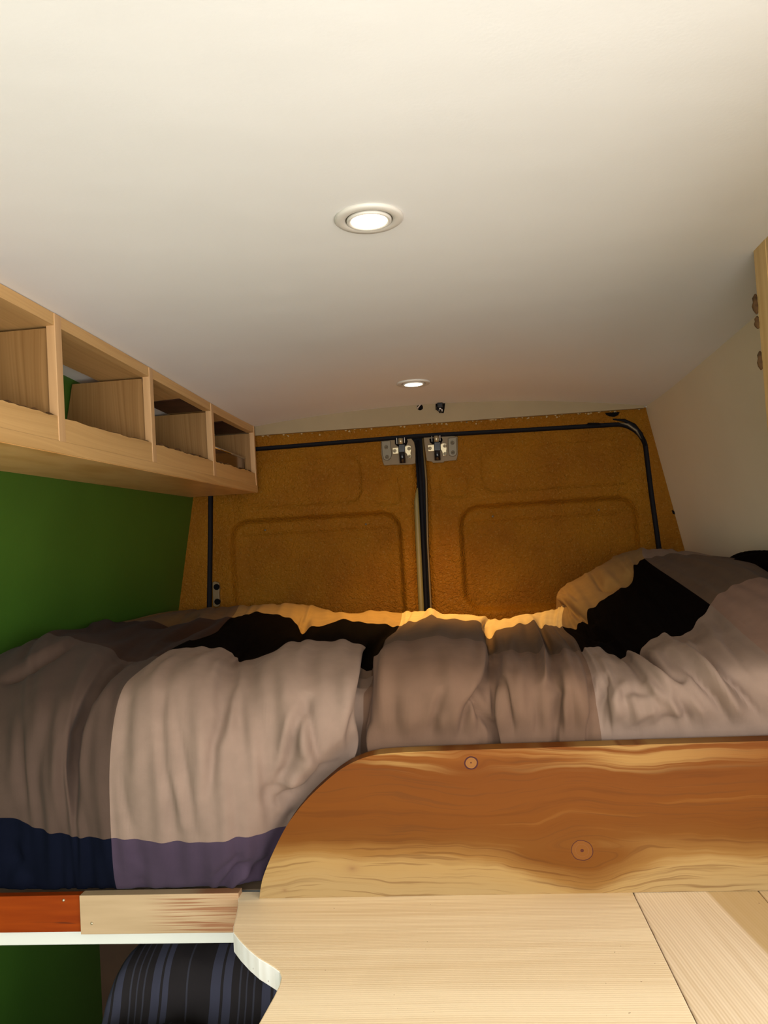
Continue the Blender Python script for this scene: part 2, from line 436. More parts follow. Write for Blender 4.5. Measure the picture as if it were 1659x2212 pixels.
# put true corners in
ci = max(range(len(ou)), key=lambda i: ou[i][0]*.6+ou[i][1]*2); ou[ci] = (xw(1,2.3,.345)+.012, .345)
ci = max(range(len(ou)), key=lambda i: -ou[i][0]*.6+ou[i][1]*2); ou[ci] = (xw(-1,2.3,.345)-.012, .345)
bm = B(); n = len(op)
inn = [bm.verts.new((x, 2.300, z)) for x, z in op]; out = [bm.verts.new((x, 2.293, z)) for x, z in ou]
lip = [bm.verts.new((x+(.004 if x>0 else -.004), 2.335, z+.004)) for x, z in op]; back = [bm.verts.new((x, 2.335, z)) for x, z in ou]
for i in range(n):
    j = (i+1) % n
    bm.faces.new((inn[i], inn[j], out[j], out[i])); bm.faces.new((inn[i], lip[i], lip[j], inn[j])); bm.faces.new((lip[i], back[i], back[j], lip[j]))
    bm.faces.new((out[i], out[j], back[j], back[i]))
bmesh.ops.recalc_face_normals(bm, faces=bm.faces)
bmesh.ops.subdivide_edges(bm, edges=[e for e in bm.edges if e.calc_length() > .05], cuts=2, use_grid_fill=True)
rear = struct('wall_rear', bm, M['foam'])
bm = B(); tube(bm, [(x, 2.306, z) for x, z in op], .0082, 10, closed=True)
obj('door_seal', bm, M['rubber'], rear, smooth=True)
# notches and bare slots in the frame
def blob(bm, pts, y0, y1): prism(bm, pts, 'y', y0, y1)
def P(px, py, Y=2.3): p = at(px, py, Y); return (p.x, p.z)
bm = B()
blob(bm, [P(*q) for q in ((1306,893),(1337,891),(1334,898),(1326,901),(1316,900),(1309,897))], 2.2905, 2.300)
blob(bm, [P(*q) for q in ((1264,919),(1270,914),(1293,914),(1297,919))], 2.2925, 2.302)
blob(bm, [P(*q) for q in ((1450,1102),(1455,1104),(1457,1111),(1452,1110))], 2.2915, 2.302)
obj('frame_slot', bm, M['void'], rear)
bm = B(); tube(bm, [(.455, 2.297, .318), (.487, 2.297, .312), (.512, 2.297, .296), (.530, 2.297, .270), (.540, 2.297, .235)], [.002,.005,.0065,.006,.003], 8)
obj('weather_strip', bm, M['rubber'], rear, smooth=True)
bm = B(); tube(bm, [(.470,2.293,.307),(.495,2.292,.299),(.517,2.292,.280),(.529,2.292,.255)], [.001,.004,.004,.001], 8)
obj('bare_metal_lip', bm, M['grey_cast'], rear, smooth=True)
bm = B()
for i in range(70):
    x = -.10 + random.random()*.63 if i > 20 else -.58+random.random()*.5
    z = .343 - abs(random.gauss(0, .004)); r = .0012+random.random()*.0022
    p = [(x+r*math.cos(a)*random.uniform(.5,1.6), z+r*math.sin(a)) for a in [k*math.pi/3 for k in range(6)]]
    if x < xw(1,2.3,.34)-.012: prism(bm, p, 'y', 2.2905, 2.2945)
tag(obj('flaked_paint', bm, plain('pale_flakes', (.36,.25,.11), .7), rear), kind='stuff')
# rear doors ------------------------------------------------------
def rr(x, z, x0, x1, z0, z1, r):
    cx, cz, hx, hz = (x0+x1)/2, (z0+z1)/2, (x1-x0)/2-r, (z1-z0)/2-r
    dx, dz = abs(x-cx)-hx, abs(z-cz)-hz
    return math.hypot(max(dx,0), max(dz,0)) + min(max(dx,dz),0) - r
def door(name, xl, xr, lowr, upr, smr, crease, flip):
    bm = B()
    def fn(u, v):
        z = -.62 + (.318+.62)*v; x = xl(z) + (xr(z)-xl(z))*u; y = 2.312
        y += .027*sm(-rr(x, z, *lowr, .055)/.020+.5)
        y += .006*sm(-rr(x, z, *upr, .035)/.008+.5)
        y += .0055*sm(-rr(x, z, *smr, .02)/.006+.5)
        if crease[0] < x < crease[1]:
            k = min(1, (x-crease[0])/.02, (crease[1]-x)/.02); y += k*(.007*sm((z-.0505)/-.005+.5) - .002)
        edge = min(x-xl(z), xr(z)-x); y += .012*(1-sm(edge/.014))
        return (x, y, z)
    gridmesh(bm, 150, 190, fn)
    V = len(bm.verts); 
    o = struct(name, bm, M['foam'], smooth=True, base=((xl(0)+xr(0))/2, 2.33, -.62))
    s = o.modifiers.new('t', 'SOLIDIFY'); s.thickness = .03; s.offset = -1
    return o
def lerp_tab(tab):
    def f(z):
        if z <= tab[0][0]: return tab[0][1]
        for (a, p), (b, q) in zip(tab, tab[1:]):
            if z <= b: return p + (q-p)*(z-a)/(b-a)
        return tab[-1][1]
    return f
dl = door('door_1', lambda z: -.775, lerp_tab([(-.6,-.140),(-.19,-.1335),(0,-.1315),(.12,-.127),(.165,-.118),(.25,-.118),(.285,-.1215),(.318,-.140)]),
          (-.685,-.176,-.40,.092), (-.62,-.283,.130,.266), (-.245,-.168,.115,.188), (-.665,-.198), -1)
dr = door('door_2', lerp_tab([(-.6,-.104),(-.2,-.0965),(0,-.0945),(.19,-.088),(.318,-.090)]), lambda z: .575,
          (.004,.505,-.208,.0935), (.073,.505,.132,.262), (-.050,.030,.125,.189), (.022,.472), 1)
# rubber between the two doors
bm = B()
prism(bm, [(-.139,.34),(-.139,-.62),(-.095,-.62),(-.088,.30),(-.088,.34)], 'y', 2.336, 2.350)
struct('trim_2', bm, M['rubber'])
bm = B(); tube(bm, [(-.1185,2.327,.16),(-.1225,2.325,.12),(-.1245,2.325,0),(-.1275,2.325,-.20),(-.134,2.325,-.62)], [.003,.0075,.0085,.0085,.0085], 10)
obj('olive_door_seal', bm, M['olive'], dl, smooth=True)
bm = B(); tube(bm, [(-.0925,2.322,.305),(-.090,2.322,.18),(-.097,2.322,0),(-.099,2.322,-.20),(-.107,2.322,-.62)], .0028, 8)
obj('door_edge_seal', bm, M['cream_metal'], dr, smooth=True)
bm = B(); tube(bm, [(-.108,2.328,.30),(-.107,2.328,.15),(-.1095,2.328,0),(-.1125,2.328,-.20),(-.119,2.328,-.62)], .006, 8)
obj('rubber_door_seal', bm, M['rubber'], dr, smooth=True)
# screw holes in the crease
for par, xs in ((dl, ((-.585,.063),(-.278,.062))), (dr, ((.098,.062),(.404,.062)))):
    for x, z in xs:
        bm = B(); lathe(bm, (x, 2.331, z), [(.0028,.004),(.0028,.0),(.0018,-.0007)], 'y', 14); obj('screw', bm, M['grey_cast'], par, smooth=True)
# two round holes with their bare plate on the left door edge
bm = B()
pl = [(-.748,-.095)]
prism(bm, [(-.7475,-.085),(-.740,-.081),(-.728,-.086),(-.725,-.100),(-.728,-.120),(-.727,-.143),(-.729,-.156),(-.738,-.160),(-.749,-.155)], 'y', 2.303, 2.318)
hp = obj('hinge_plate', bm, M['cream_metal'], dl, bevel=.002)
for z in (-.099, -.143):  # black discs stand for the open holes, their dark inside painted on
    bm = B(); lathe(bm, (-.7345, 2.302, z), [(.0092,.003),(.0092,0),(.0075,-.0012),(.006,.0)], 'y', 24); obj('plug', bm, M['void'], hp, smooth=True)
# latch assemblies ------------------------------------------------
def q1(x, y, Y): p = at(800+x/7.9, 800+y/7.9, Y); return (p.x, p.z)
def latch(door_o, s):
    """s: crop points for one latch, drawn once per door because the two are mirror images"""
    bm = B(); prism(bm, [q1(x, y, 2.308) for x, y in s['plate']], 'y', 2.306, 2.316)
    pl = obj('latch_plate', bm, M['cream_metal'], door_o, bevel=.0012)
    def add(name, pts, y0, y1, mat, bv=.0012):
        bm = B(); prism(bm, [q1(x, y, y0) for x, y in pts], 'y', y0, y1); return obj(name, bm, mat, pl, bevel=bv)
    def disc(name, c, r, y0, mat):
        x, z = q1(*c, y0); R_ = r/7.9/F*2.3
        bm = B(); lathe(bm, (x, y0, z), [(R_,.004),(R_,.0),(R_*.8,-.0015),(R_*.45,-.0015),(R_*.4,.0)], 'y', 20); obj(name, bm, mat, pl, smooth=True)
    add('latch_opening', s['hole'], 2.3045, 2.3075, M['void'])
    add('cast_bracket', s['cast'], 2.299, 2.307, M['grey_cast'])
    for c in s['castbolt']: disc('bolt', c, 32, 2.2975, M['grey_cast'])
    for k in s['zinc']: add('zinc_bracket', k, 2.300, 2.307, M['zinc'])
    for c in s['screws']: disc('screw', c, 30, 2.2985, M['screw'])
    add('latch_rod', s['rod'], 2.297, 2.306, M['bolt_black'])
    x0, z0 = q1(*s['cyl'][0], 2.292); x1, z1 = q1(*s['cyl'][1], 2.292)
    bm = B(); tube(bm, [(x0,2.292,z0),(x0*.98+x1*.02,2.292,z0*.98+z1*.02),(x1,2.292,z1)], [.0082,.0088,.0088], 16); obj('rod_sleeve', bm, M['bolt_black'], pl, smooth=True)
    x0, z0 = q1(*s['catch'][0], 2.292); x1, z1 = q1(*s['catch'][1], 2.292)
    bm = B(); tube(bm, [(x0,2.292,z0),(x1,2.292,z1)], .0075, 16); obj('latch_bolt', bm, M['zinc'], pl, smooth=True)
    for k in s['clip']: add('latch_clip', k, 2.290, 2.304, M['chrome'])
latch(dl, dict(plate=[(180,1170),(185,1420),(210,1560),(235,1625),(400,1615),(700,1608),(770,1590),(768,1330),(745,1220),(700,1165),(620,1135),(300,1140)],
    hole=[(415,1165),(620,1150),(640,1210),(620,1270),(570,1300),(470,1300),(420,1260)],
    cast=[(190,1210),(340,1200),(350,1300),(362,1440),(345,1500),(290,1540),(230,1520),(205,1440)], castbolt=[(270,1310),(285,1480)],
    zinc=[[(375,1320),(480,1312),(485,1425),(380,1430)],[(585,1300),(640,1275),(695,1290),(700,1370),(690,1410),(705,1470),(690,1505),(640,1505),(620,1430),(590,1400)]],
    screws=[(415,1375),(660,1335),(665,1470)], rod=[(482,1265),(590,1260),(592,1400),(486,1402)], cyl=[(540,1395),(552,1582)], catch=[(515,1160),(518,1258)],
    clip=[[(440,1150),(458,1150),(462,1262),(445,1262)],[(572,1140),(590,1140),(592,1240),(575,1245)]]))
latch(dr, dict(plate=[(905,1110),(925,1300),(960,1545),(1050,1560),(1070,1582),(1250,1575),(1260,1555),(1470,1535),(1495,1440),(1490,1130),(1300,1110),(1000,1105)],
    hole=[(1005,1165),(1220,1145),(1235,1190),(1215,1240),(1170,1260),(1060,1262),(1015,1230)],
    cast=[(1325,1160),(1465,1140),(1472,1260),(1478,1400),(1460,1450),(1410,1470),(1350,1455),(1330,1380)], castbolt=[(1400,1235),(1410,1400)],
    zinc=[[(975,1275),(1090,1262),(1095,1380),(985,1385)],[(1195,1262),(1240,1238),(1300,1250),(1305,1330),(1300,1380),(1310,1430),(1290,1460),(1240,1460),(1225,1390),(1198,1350)]],
    screws=[(1015,1330),(1272,1290),(1275,1422)], rod=[(1088,1225),(1195,1222),(1200,1370),(1092,1372)], cyl=[(1140,1370),(1148,1535)], catch=[(1125,1118),(1128,1220)],
    clip=[[(1040,1120),(1056,1120),(1060,1222),(1044,1222)],[(1178,1105),(1196,1105),(1198,1205),(1182,1205)]]))
# cream valance above the doors with two cable holes
bm = B(); N = 40; top = []; bot = []
for i in range(N+1):
    x = -.775 + (.540+.775)*i/N; top.append((x, ZC(x, 2.29)+.006)); bot.append((x, .3435 - .002*(x+.6)))
prism(bm, bot + top[::-1], 'y', 2.278, 2.292)
tr = struct('trim_1', bm, M['trim'])
def holepts(cx, cz, rx, rz, k=14, jag=.0, s=1):
    rnd = random.Random(s); return [(cx+rx*math.cos(a)*(1+jag*rnd.uniform(-1,1)), cz+rz*math.sin(a)*(1+jag*rnd.uniform(-1,1))) for a in [i*2*math.pi/k for i in range(k)]]
a = at(907.5, 880, 2.277); bm = B(); prism(bm, holepts(a.x, a.z, .0085, .0088, 20, .06), 'y', 2.2768, 2.2835); obj('cable_hole', bm, M['void'], tr)
a = at(951, 880, 2.277); bm = B(); prism(bm, [(a.x+dx, a.z+dz) for dx, dz in ((-.0125,.014),(.0155,.0145),(.0125,-.004),(.009,-.017),(-.004,-.016),(-.006,-.008),(-.014,-.006),(-.0135,.004))], 'y', 2.2768, 2.2835)
obj('cable_hole', bm, M['void'], tr)
bm = B(); tube(bm, [(-.103,2.280,.392),(-.100,2.275,.388),(-.094,2.274,.396),(-.088,2.280,.402)], .0022, 8)
tag(obj('cable', bm, plain('pale_cable', (.5,.4,.33), .4), smooth=True), 'pale cable end poking from the round hole above the rear doors', 'cable')
t = thing('cable_connector', 'black wiring connector hanging from the ragged hole above the rear doors', 'connector', (a.x, 2.27, a.z-.016))
bm = B(); box(bm, a.x-.008, a.x+.008, 2.262, 2.276, a.z-.004, a.z+.012); obj('housing', bm, M['bolt_black'], t, bevel=.002)
bm = B(); tube(bm, [(a.x-.010,2.270,a.z+.001),(a.x-.008,2.266,a.z-.008),(a.x-.001,2.265,a.z-.013),(a.x+.002,2.270,a.z-.014)], .0032, 8); obj('wire', bm, M['bolt_black'], t, smooth=True)
bm = B(); box(bm, a.x-.004, a.x+.003, 2.262, 2.268, a.z-.009, a.z-.004); box(bm, a.x+.003, a.x+.0065, 2.262, 2.268, a.z-.015, a.z-.007); obj('plug', bm, M['chrome'], t, bevel=.001)
# ---------------------------------------------------------------- ceiling lamps
def lamp(px, py, label, power, n):
    zc = ZC(*at(px, py, .946 if n == 0 else 1.965).xy)
    d = at(px, py, 1.); k = zc/d.z; x, y = d.x*k, d.y*k
    t = thing('ceiling_downlight', label, 'ceiling light', (x, y, zc-.004), 'recessed lights in the white ceiling')
    bm = B(); lathe(bm, (x, y, zc), [(.0425,.001),(.0425,-.0022),(.0405,-.0038),(.032,-.0040),(.0292,-.0025),(.0288,.001)], n=64); obj('trim_ring', bm, M['lamp_white'], t, smooth=True)
    bm = B(); lathe(bm, (x, y, zc), [(.0291,.0005),(.0291,-.0022),(.0278,-.0022),(.0278,.0005)], n=64); obj('shadow_gap', bm, M['grey_cast'], t, smooth=True)
    bm = B(); lathe(bm, (x, y, zc), [(.0280,-.001),(.0278,-.0048),(.0262,-.0058),(.0228,-.0050),(.0222,-.003)], n=64); obj('gimbal_ring', bm, M['lamp_white'], t, smooth=True)
    bm = B(); lathe(bm, (x, y, zc), [(.0222,-.003),(.0222,-.0048),(.015,-.0060),(.004,-.0064)], n=48); g = obj('diffuser', bm, M['glow'], t, smooth=True)
    L = bpy.data.lights.new('downlight_beam', 'SPOT'); L.energy = power; L.color = (1, .72, .42) if n == 0 else (1, .57, .16); L.spot_size = math.radians(130 if n == 0 else 100); L.spot_blend = 1; L.shadow_soft_size = .02
    o = bpy.data.objects.new('downlight_beam', L); C.objects.link(o); o.location = (x, y, zc-.012); TOPS.append(o)
lamp(797, 471, 'nearer recessed round ceiling light with bright lens, centre of the ceiling', 2.5, 0)
lamp(893, 827, 'smaller farther recessed ceiling light glowing just in front of the rear doors', 34, 1)
# ---------------------------------------------------------------- overhead cubby shelf on the left
def XF(Y): return -.625 + (Y-1.05)*.0325
ZB = .172
sh = thing('overhead_shelf', 'long pale wooden overhead cubby shelf under the ceiling along the green wall', 'shelf', (-.7, 1.6, ZB))
YA, YB = .50, 2.268
def skew(bm, pts8): hexa(bm, pts8)
def ybox(bm, y0, y1, d0, d1, z0, z1, zt=None):
    """box whose front follows the shelf face; d0,d1 distances behind the face"""
    zt0 = z1(y0) if callable(z1) else z1; zt1 = z1(y1) if callable(z1) else z1
    def X(y, d): return XF(y)-d if d is not None else None
    def wx(y, z): return max(xw(-1, y, z)+.001, -.86)
    f = lambda y, d, z: ((XF(y)-d) if d < 1 else wx(y, z), y, z)
    skew(bm, [f(y0,d1,z0), f(y0,d0,z0), f(y1,d0,z0), f(y1,d1,z0), f(y0,d1,zt0), f(y0,d0,zt0), f(y1,d0,zt1), f(y1,d1,zt1)])
    bmesh.ops.recalc_face_normals(bm, faces=bm.faces)
ztop = lambda y: ZC(XF(y), y) - .001
bm = B(); ybox(bm, YA, YB, .0, 1, ZB, ZB+.014); obj('bottom_board', bm, [M['under']], sh, bevel=.0012)
bm = B(); ybox(bm, YA, YB, -.0015, .016, ZB+.001, ZB+.021); obj('lower_trim', bm, M['shelf_y'], sh, bevel=.001)
# front lip with its wavy natural edge
divs = [.835, 1.193, 1.545, 1.905]
def lip(y0, y1, seed, zt, amp):
    bm = B(); rnd = random.Random(seed); n = 26; fr = []; 
    tops = []
    h = 0
    for i in range(n+1):
        y = y0+(y1-y0)*i/n; h = h*.6 + rnd.uniform(-1,1)*amp; tops.append((y, zt+h))
    A = [bm.verts.new((XF(y), y, ZB+.021)) for y, z in tops]; Bv = [bm.verts.new((XF(y), y, z)) for y, z in tops]
    Cv = [bm.verts.new((XF(y)-.016, y, z-.002)) for y, z in tops]; D = [bm.verts.new((XF(y)-.016, y, ZB+.016)) for y, z in tops]
    for i in range(n):
        for P_, Q_ in ((A,Bv),(Bv,Cv),(Cv,D),(D,A)): bm.faces.new((P_[i],P_[i+1],Q_[i+1],Q_[i]))
    bm.faces.new((A[0],Bv[0],Cv[0],D[0])); bm.faces.new((A[n],Bv[n],Cv[n],D[n]))
    bmesh.ops.recalc_face_normals(bm, faces=bm.faces)
    obj('front_lip', bm, M['shelf_y'], sh)
    return tops
edges = [(YA, divs[0]-.010), (divs[0]+.010, divs[1]-.010), (divs[1]+.010, divs[2]-.010), (divs[2]+.009, divs[3]-.009), (divs[3]+.009, YB-.012)]
for i, (a0, a1) in enumerate(edges):
    tops = lip(a0, a1, 11+i, (.232,.232,.231,.231,.230)[i], (.001,.0012,.0010,.0018,.0018)[i])
    if i in (1, 3, 4):     # bark left along the edge
        bm = B(); y0 = a0+.01 if i != 1 else a0+.02
        pts = [(XF(y)-.008+random.uniform(-.002,.002), y, z+random.uniform(-.001,.003)) for y, z in tops if y >= y0-.05]
        tube(bm, pts, [(.001 if k in (0, len(pts)-1) else random.uniform(.0022,.0050)) for k in range(len(pts))], 8)
        obj('bark', bm, M['bark'], sh)
    if i == 2:
        bm = B(); pts = [(XF(y)-.004, y, z+.0005) for y, z in tops[9:]]
        tube(bm, pts, [random.uniform(.001,.0028) for k in pts], 6); obj('bark', bm, M['bark'], sh)
bm = B(); ybox(bm, YA, YB, .0, .016, .378-.0, ztop)
bm.free()
bm = B()
for k in range(14):
    y0 = YA+(YB-YA)*k/14; y1 = YA+(YB-YA)*(k+1)/14
    zt0, zt1 = ztop(y0), ztop(y1)
    hexa(bm, [(XF(y0)-.018,y0,zt0-.020),(XF(y0),y0,zt0-.020),(XF(y1),y1,zt1-.020),(XF(y1)-.018,y1,zt1-.020),(XF(y0)-.018,y0,zt0),(XF(y0),y0,zt0),(XF(y1),y1,zt1),(XF(y1)-.018,y1,zt1)])
bmesh.ops.remove_doubles(bm, verts=bm.verts, dist=1e-5); bmesh.ops.recalc_face_normals(bm, faces=bm.faces)
obj('top_rail', bm, M['shelf_y'], sh)
bm = B(); ybox(bm, YA, YB, .018, .112, .0, 0)
bm.free(); bm = B()
for k in range(14):
    y0 = YA+(YB-YA)*k/14; y1 = YA+(YB-YA)*(k+1)/14; zt0, zt1 = ztop(y0)-.012, ztop(y1)-.012
    hexa(bm, [(XF(y0)-.112,y0,zt0-.006),(XF(y0)-.018,y0,zt0-.006),(XF(y1)-.018,y1,zt1-.006),(XF(y1)-.112,y1,zt1-.006),(XF(y0)-.112,y0,zt0),(XF(y0)-.018,y0,zt0),(XF(y1)-.018,y1,zt1),(XF(y1)-.112,y1,zt1)])
bmesh.ops.remove_doubles(bm, verts=bm.verts, dist=1e-5); bmesh.ops.recalc_face_normals(bm, faces=bm.faces)
obj('top_board', bm, M['shelf_y'], sh)
for d in divs + [YB-.006]:
    w = .007 if d > 2.2 else .006
    bm = B(); z1 = lambda y: ztop(d)-.0
    hexa(bm, [(xw(-1,d,ZB)+.002,d-w,ZB+.014),(XF(d)-.012,d-w,ZB+.014),(XF(d)-.012,d+w,ZB+.014),(xw(-1,d,ZB)+.002,d+w,ZB+.014),
              (xw(-1,d,.36)+.004,d-w,ztop(d)-.022),(XF(d)-.012,d-w,ztop(d)-.022),(XF(d)-.012,d+w,ztop(d)-.022),(xw(-1,d,.36)+.004,d+w,ztop(d)-.022)])
    bmesh.ops.recalc_face_normals(bm, faces=bm.faces)
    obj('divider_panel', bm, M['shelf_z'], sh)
    s = .0105 if d < 1.3 else (.0095 if d < 2.2 else .006)
    zb = ZB+.018 if d < 1.3 else ZB+.021
    bm = B(); hexa(bm, [(XF(d)-.014,d-s,zb),(XF(d)+.0012,d-s,zb),(XF(d)+.0012,d+s,zb),(XF(d)-.014,d+s,zb),(XF(d)-.014,d-s,ztop(d)),(XF(d)+.0012,d-s,ztop(d)),(XF(d)+.0012,d+s,ztop(d)),(XF(d)-.014,d+s,ztop(d))])
    bmesh.ops.recalc_face_normals(bm, faces=bm.faces)
    obj('stile', bm, M['stile_z'], sh, bevel=.001)
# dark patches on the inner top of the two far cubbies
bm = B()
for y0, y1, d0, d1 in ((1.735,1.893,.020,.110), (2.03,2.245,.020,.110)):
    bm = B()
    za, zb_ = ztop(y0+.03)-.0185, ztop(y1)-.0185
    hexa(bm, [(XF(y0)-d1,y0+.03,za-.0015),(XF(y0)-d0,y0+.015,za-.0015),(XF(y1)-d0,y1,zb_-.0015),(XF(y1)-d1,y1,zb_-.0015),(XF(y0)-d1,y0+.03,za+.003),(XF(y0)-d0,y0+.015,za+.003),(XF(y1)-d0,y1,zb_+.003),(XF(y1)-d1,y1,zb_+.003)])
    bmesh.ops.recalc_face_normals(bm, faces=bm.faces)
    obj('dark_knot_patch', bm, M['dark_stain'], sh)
bm = B(); prism(bm, [(XF(1.53)-.003, .375),(XF(1.53)-.003,.315),(XF(1.53)-.009,.33),(XF(1.53)-.012,.35),(XF(1.53)-.018,.375)], 'y', 1.536, 1.5385); obj('bark', bm, M['bark'], sh)
# clear tray lying in the last cubby
tx, ty, tz = XF(2.09), 2.09, .1865
t = thing('plastic_tray', 'clear plastic tray lying in the farthest cubby of the overhead shelf', 'tray', (tx-.07, ty, tz+.005))
m, nt, b = new_mat('clear_plastic', .12, .5, color=(.10,.05,.02)); b.inputs['Transmission Weight'].default_value = .2; M['clear'] = m
bm = B(); x0, x1, y0, y1 = tx-.130, tx-.020, 1.935, 2.235
box(bm, x0, x1, y0, y1, tz+.001, tz+.004); box(bm, x0, x0+.003, y0, y1, tz+.001, tz+.085); box(bm, x1-.003, x1, y0, y1, tz+.001, tz+.085); box(bm, x0, x1, y0, y0+.003, tz+.001, tz+.085); box(bm, x0, x1, y1-.003, y1, tz+.001, tz+.085)
obj('tray_body', bm, M['clear'], t)
bm = B(); tube(bm, [(x0,y0,tz+.086),(x1,y0,tz+.086),(x1,y1,tz+.086),(x0,y1,tz+.086)], .003, 8, closed=True); obj('rim', bm, M['chrome'], t, smooth=True)
# ---------------------------------------------------------------- overhead cabinet on the right
XC = .4545; YC = 1.192
cb = thing('overhead_cabinet', 'golden wooden overhead cabinet at the right edge beside the white wall', 'cabinet', (.52, .85, .02))
bm = B(); box(bm, XC+.019, XC+.034, .45, YC-.001, .02, .399); 
ya = .45
prism(bm, [(XC+.034,.03),(xw(1,YC,.03)-.003,.03),(xw(1,YC,.36)-.003,.38),(XC+.034,.398)], 'y', YC-.016, YC-.001)
prism(bm, [(XC+.034,.03),(xw(1,YC,.03)-.003,.03),(xw(1,YC,.36)-.003,.38),(XC+.034,.398)], 'y', .45, .465)
box(bm, XC+.034, .64, .466, YC-.017, .02, .035)
obj('cabinet_body', bm, M['cabz'], cb)
bm = B()
box(bm, XC, XC+.019, YC-.045, YC, .02, .4005); obj('stile', bm, M['cabz'], cb, bevel=.0015)
bm = B(); box(bm, XC+.0005, XC+.019, .45, YC-.045, .350, .4005); obj('top_rail', bm, M['cab'], cb, bevel=.0015)
bm = B(); box(bm, XC+.0005, XC+.019, .45, YC-.045, .02, .06); obj('bottom_rail', bm, M['cab'], cb, bevel=.0015)
bm = B(); box(bm, XC+.010, XC+.0185, .46, YC-.045, .06, .350); d = obj('door', bm, M['cabz'], cb, bevel=.001)
for z0, z1, r in ((.305,.335,.006),(.283,.302,.005),(.222,.250,.005)):
    bm = B(); zs = [z0+(z1-z0)*k/5 for k in range(6)]
    tube(bm, [(XC-.001, YC+.002, z) for z in zs], [.001, r*.8, r, r*.7, r*.8, .001], 8)
    obj('bark', bm, M['bark'], cb, smooth=True)
# ---------------------------------------------------------------- bed frame
bf = thing('bed_frame', 'raised wooden bed platform across the rear of the van with white front rail', 'bed frame', (-.1, 1.7, -.555))
def wb(side, Y, z, m=.004): return xw(side, Y, z)-side*m
bm = B(); z0, z1 = -.516, -.494
hexa(bm, [(wb(-1,1.15,z0),1.15,z0),(wb(1,1.15,z0),1.15,z0),(wb(1,2.28,z0),2.28,z0),(wb(-1,2.28,z0),2.28,z0),(wb(-1,1.15,z1),1.15,z1),(wb(1,1.15,z1),1.15,z1),(wb(1,2.28,z1),2.28,z1),(wb(-1,2.28,z1),2.28,z1)])
obj('deck', bm, M['deck'], bf)
bm = B(); box(bm, wb(-1,1.13,-.5), wb(1,1.13,-.5), 1.122, 1.150, -.558, -.4945); obj('front_rail', bm, M['rail_white'], bf, bevel=.002)
pA = at(172, 1938, 1.106).x; pB = at(516, 1928, 1.106).x
bm = B(); box(bm, wb(-1,1.12,-.5), pA-.0004, 1.108, 1.1215, -.5325, -.4805)
rb = obj('red_board', bm, M['red'], bf, bevel=.0008); tag(rb, 'red brown hardwood board')
bm = B(); box(bm, pA+.0004, pB, 1.104, 1.1215, -.5345, -.4795)
tb = obj('ridged_board', bm, M['ridged'], bf, bevel=.0008); tag(tb, 'pale board with raised dark grain ridges')
for par, px, py in ((rb, 137, 1945), (tb, 198, 1995)):
    Y = 1.107 if par == rb else 1.103
    a = at(px, py, Y); bm = B(); lathe(bm, (a.x, Y, a.z), [(.0019,.003),(.0019,0),(.0010,-.0008)], 'y', 16); obj('screw', bm, M['zinc'], par, smooth=True)
for X in (-.80, .60):      # legs below the platform
    bm = B(); box(bm, X-.02, X+.02, 2.16, 2.20, -1.36, -.516); obj('leg', bm, M['deck'], bf)
bm = B(); box(bm, .56, .60, 1.16, 1.20, -1.36, -.516); obj('leg', bm, M['deck'], bf)
# ---------------------------------------------------------------- guard board
G = [(-.312,-.486),(-.309,-.469),(-.304,-.453),(-.289,-.422),(-.267,-.384),(-.239,-.352),(-.211,-.328),(-.184,-.308),(-.157,-.296),(-.130,-.2905),(-.079,-.2895),(-.003,-.2895),(.173,-.290),(.389,-.291),(.55,-.2915),(.575,-.30),(.58,-.486)]
cv = G[:14]
for _ in range(3):
    q_ = [cv[0]]
    for a, b in zip(cv, cv[1:]): q_ += [(a[0]*.75+b[0]*.25, a[1]*.75+b[1]*.25), (a[0]*.25+b[0]*.75, a[1]*.25+b[1]*.75)]
    cv = q_ + [cv[-1]]
g2 = cv + [(.655,-.2915),(.683,-.30),(.685,-.4862)]
bm = B(); prism(bm, g2, 'y', 1.1, 1.128)
gb = obj('guard_board', bm, M['guard'], base=(0,0,0), bevel=.007, bsub=5)
tag(gb, 'wide knotty brown board with rounded left end standing on the worktop before the bed', 'board')
# ---------------------------------------------------------------- worktop
ZT = -.486; TH = .026
edge = [(-.349,1.124),(-.348,1.118),(-.3405,1.094),(-.336,1.075),(-.331,1.050),(-.3268,1.024),(-.322,1.006),(-.307,.984),(-.289,.961),(-.272,.942),(-.256,.928),(-.247,.920),(-.2395,.912),(-.2345,.900),(-.2330,.885),(-.2340,.862),(-.2385,.811),(-.245,.74),(-.255,.62)]
wt = thing('worktop', 'pale spruce plank worktop with scalloped left end in front of the bed', 'worktop', (.1, .87, ZT-TH))
XG = .201
def slab(name, pts, mats, par, z1=ZT, z0=ZT-TH):
    bm = B(); A = [bm.verts.new((x, y, z0)) for x, y in pts]; Z = [bm.verts.new((x, y, z1)) for x, y in pts]
    bm.faces.new(A); t_ = bm.faces.new(Z)
    for i in range(len(pts)):
        f = bm.faces.new((A[i], A[(i+1)%len(pts)], Z[(i+1)%len(pts)], Z[i])); f.material_index = 1 if len(mats) > 1 else 0
    bmesh.ops.recalc_face_normals(bm, faces=bm.faces)
    return obj(name, bm, mats, par, bevel=.0016, base=(pts[0][0], pts[0][1], ZT))
slab('plank', edge + [(XG-.0008,.62),(XG-.0008,1.1215),(-.30,1.1215)], [M['top1'], M['edge_daylit']], wt)
slab('plank', [(XG+.0008,1.1215),(XG+.0008,.62),(.3618,.62),(.3618,1.1215)], [M['top2']], wt, z1=ZT-.0005)
slab('plank', [(.3632,1.1215),(.3632,.62),(.685,.62),(.685,1.1215)], [M['top3']], wt, z1=ZT-.0008)
bm = B(); box(bm, .05, .56, .66, 1.10, -1.36, ZT-TH-.0003); obj('support_cupboard', bm, M['cabz'], wt)
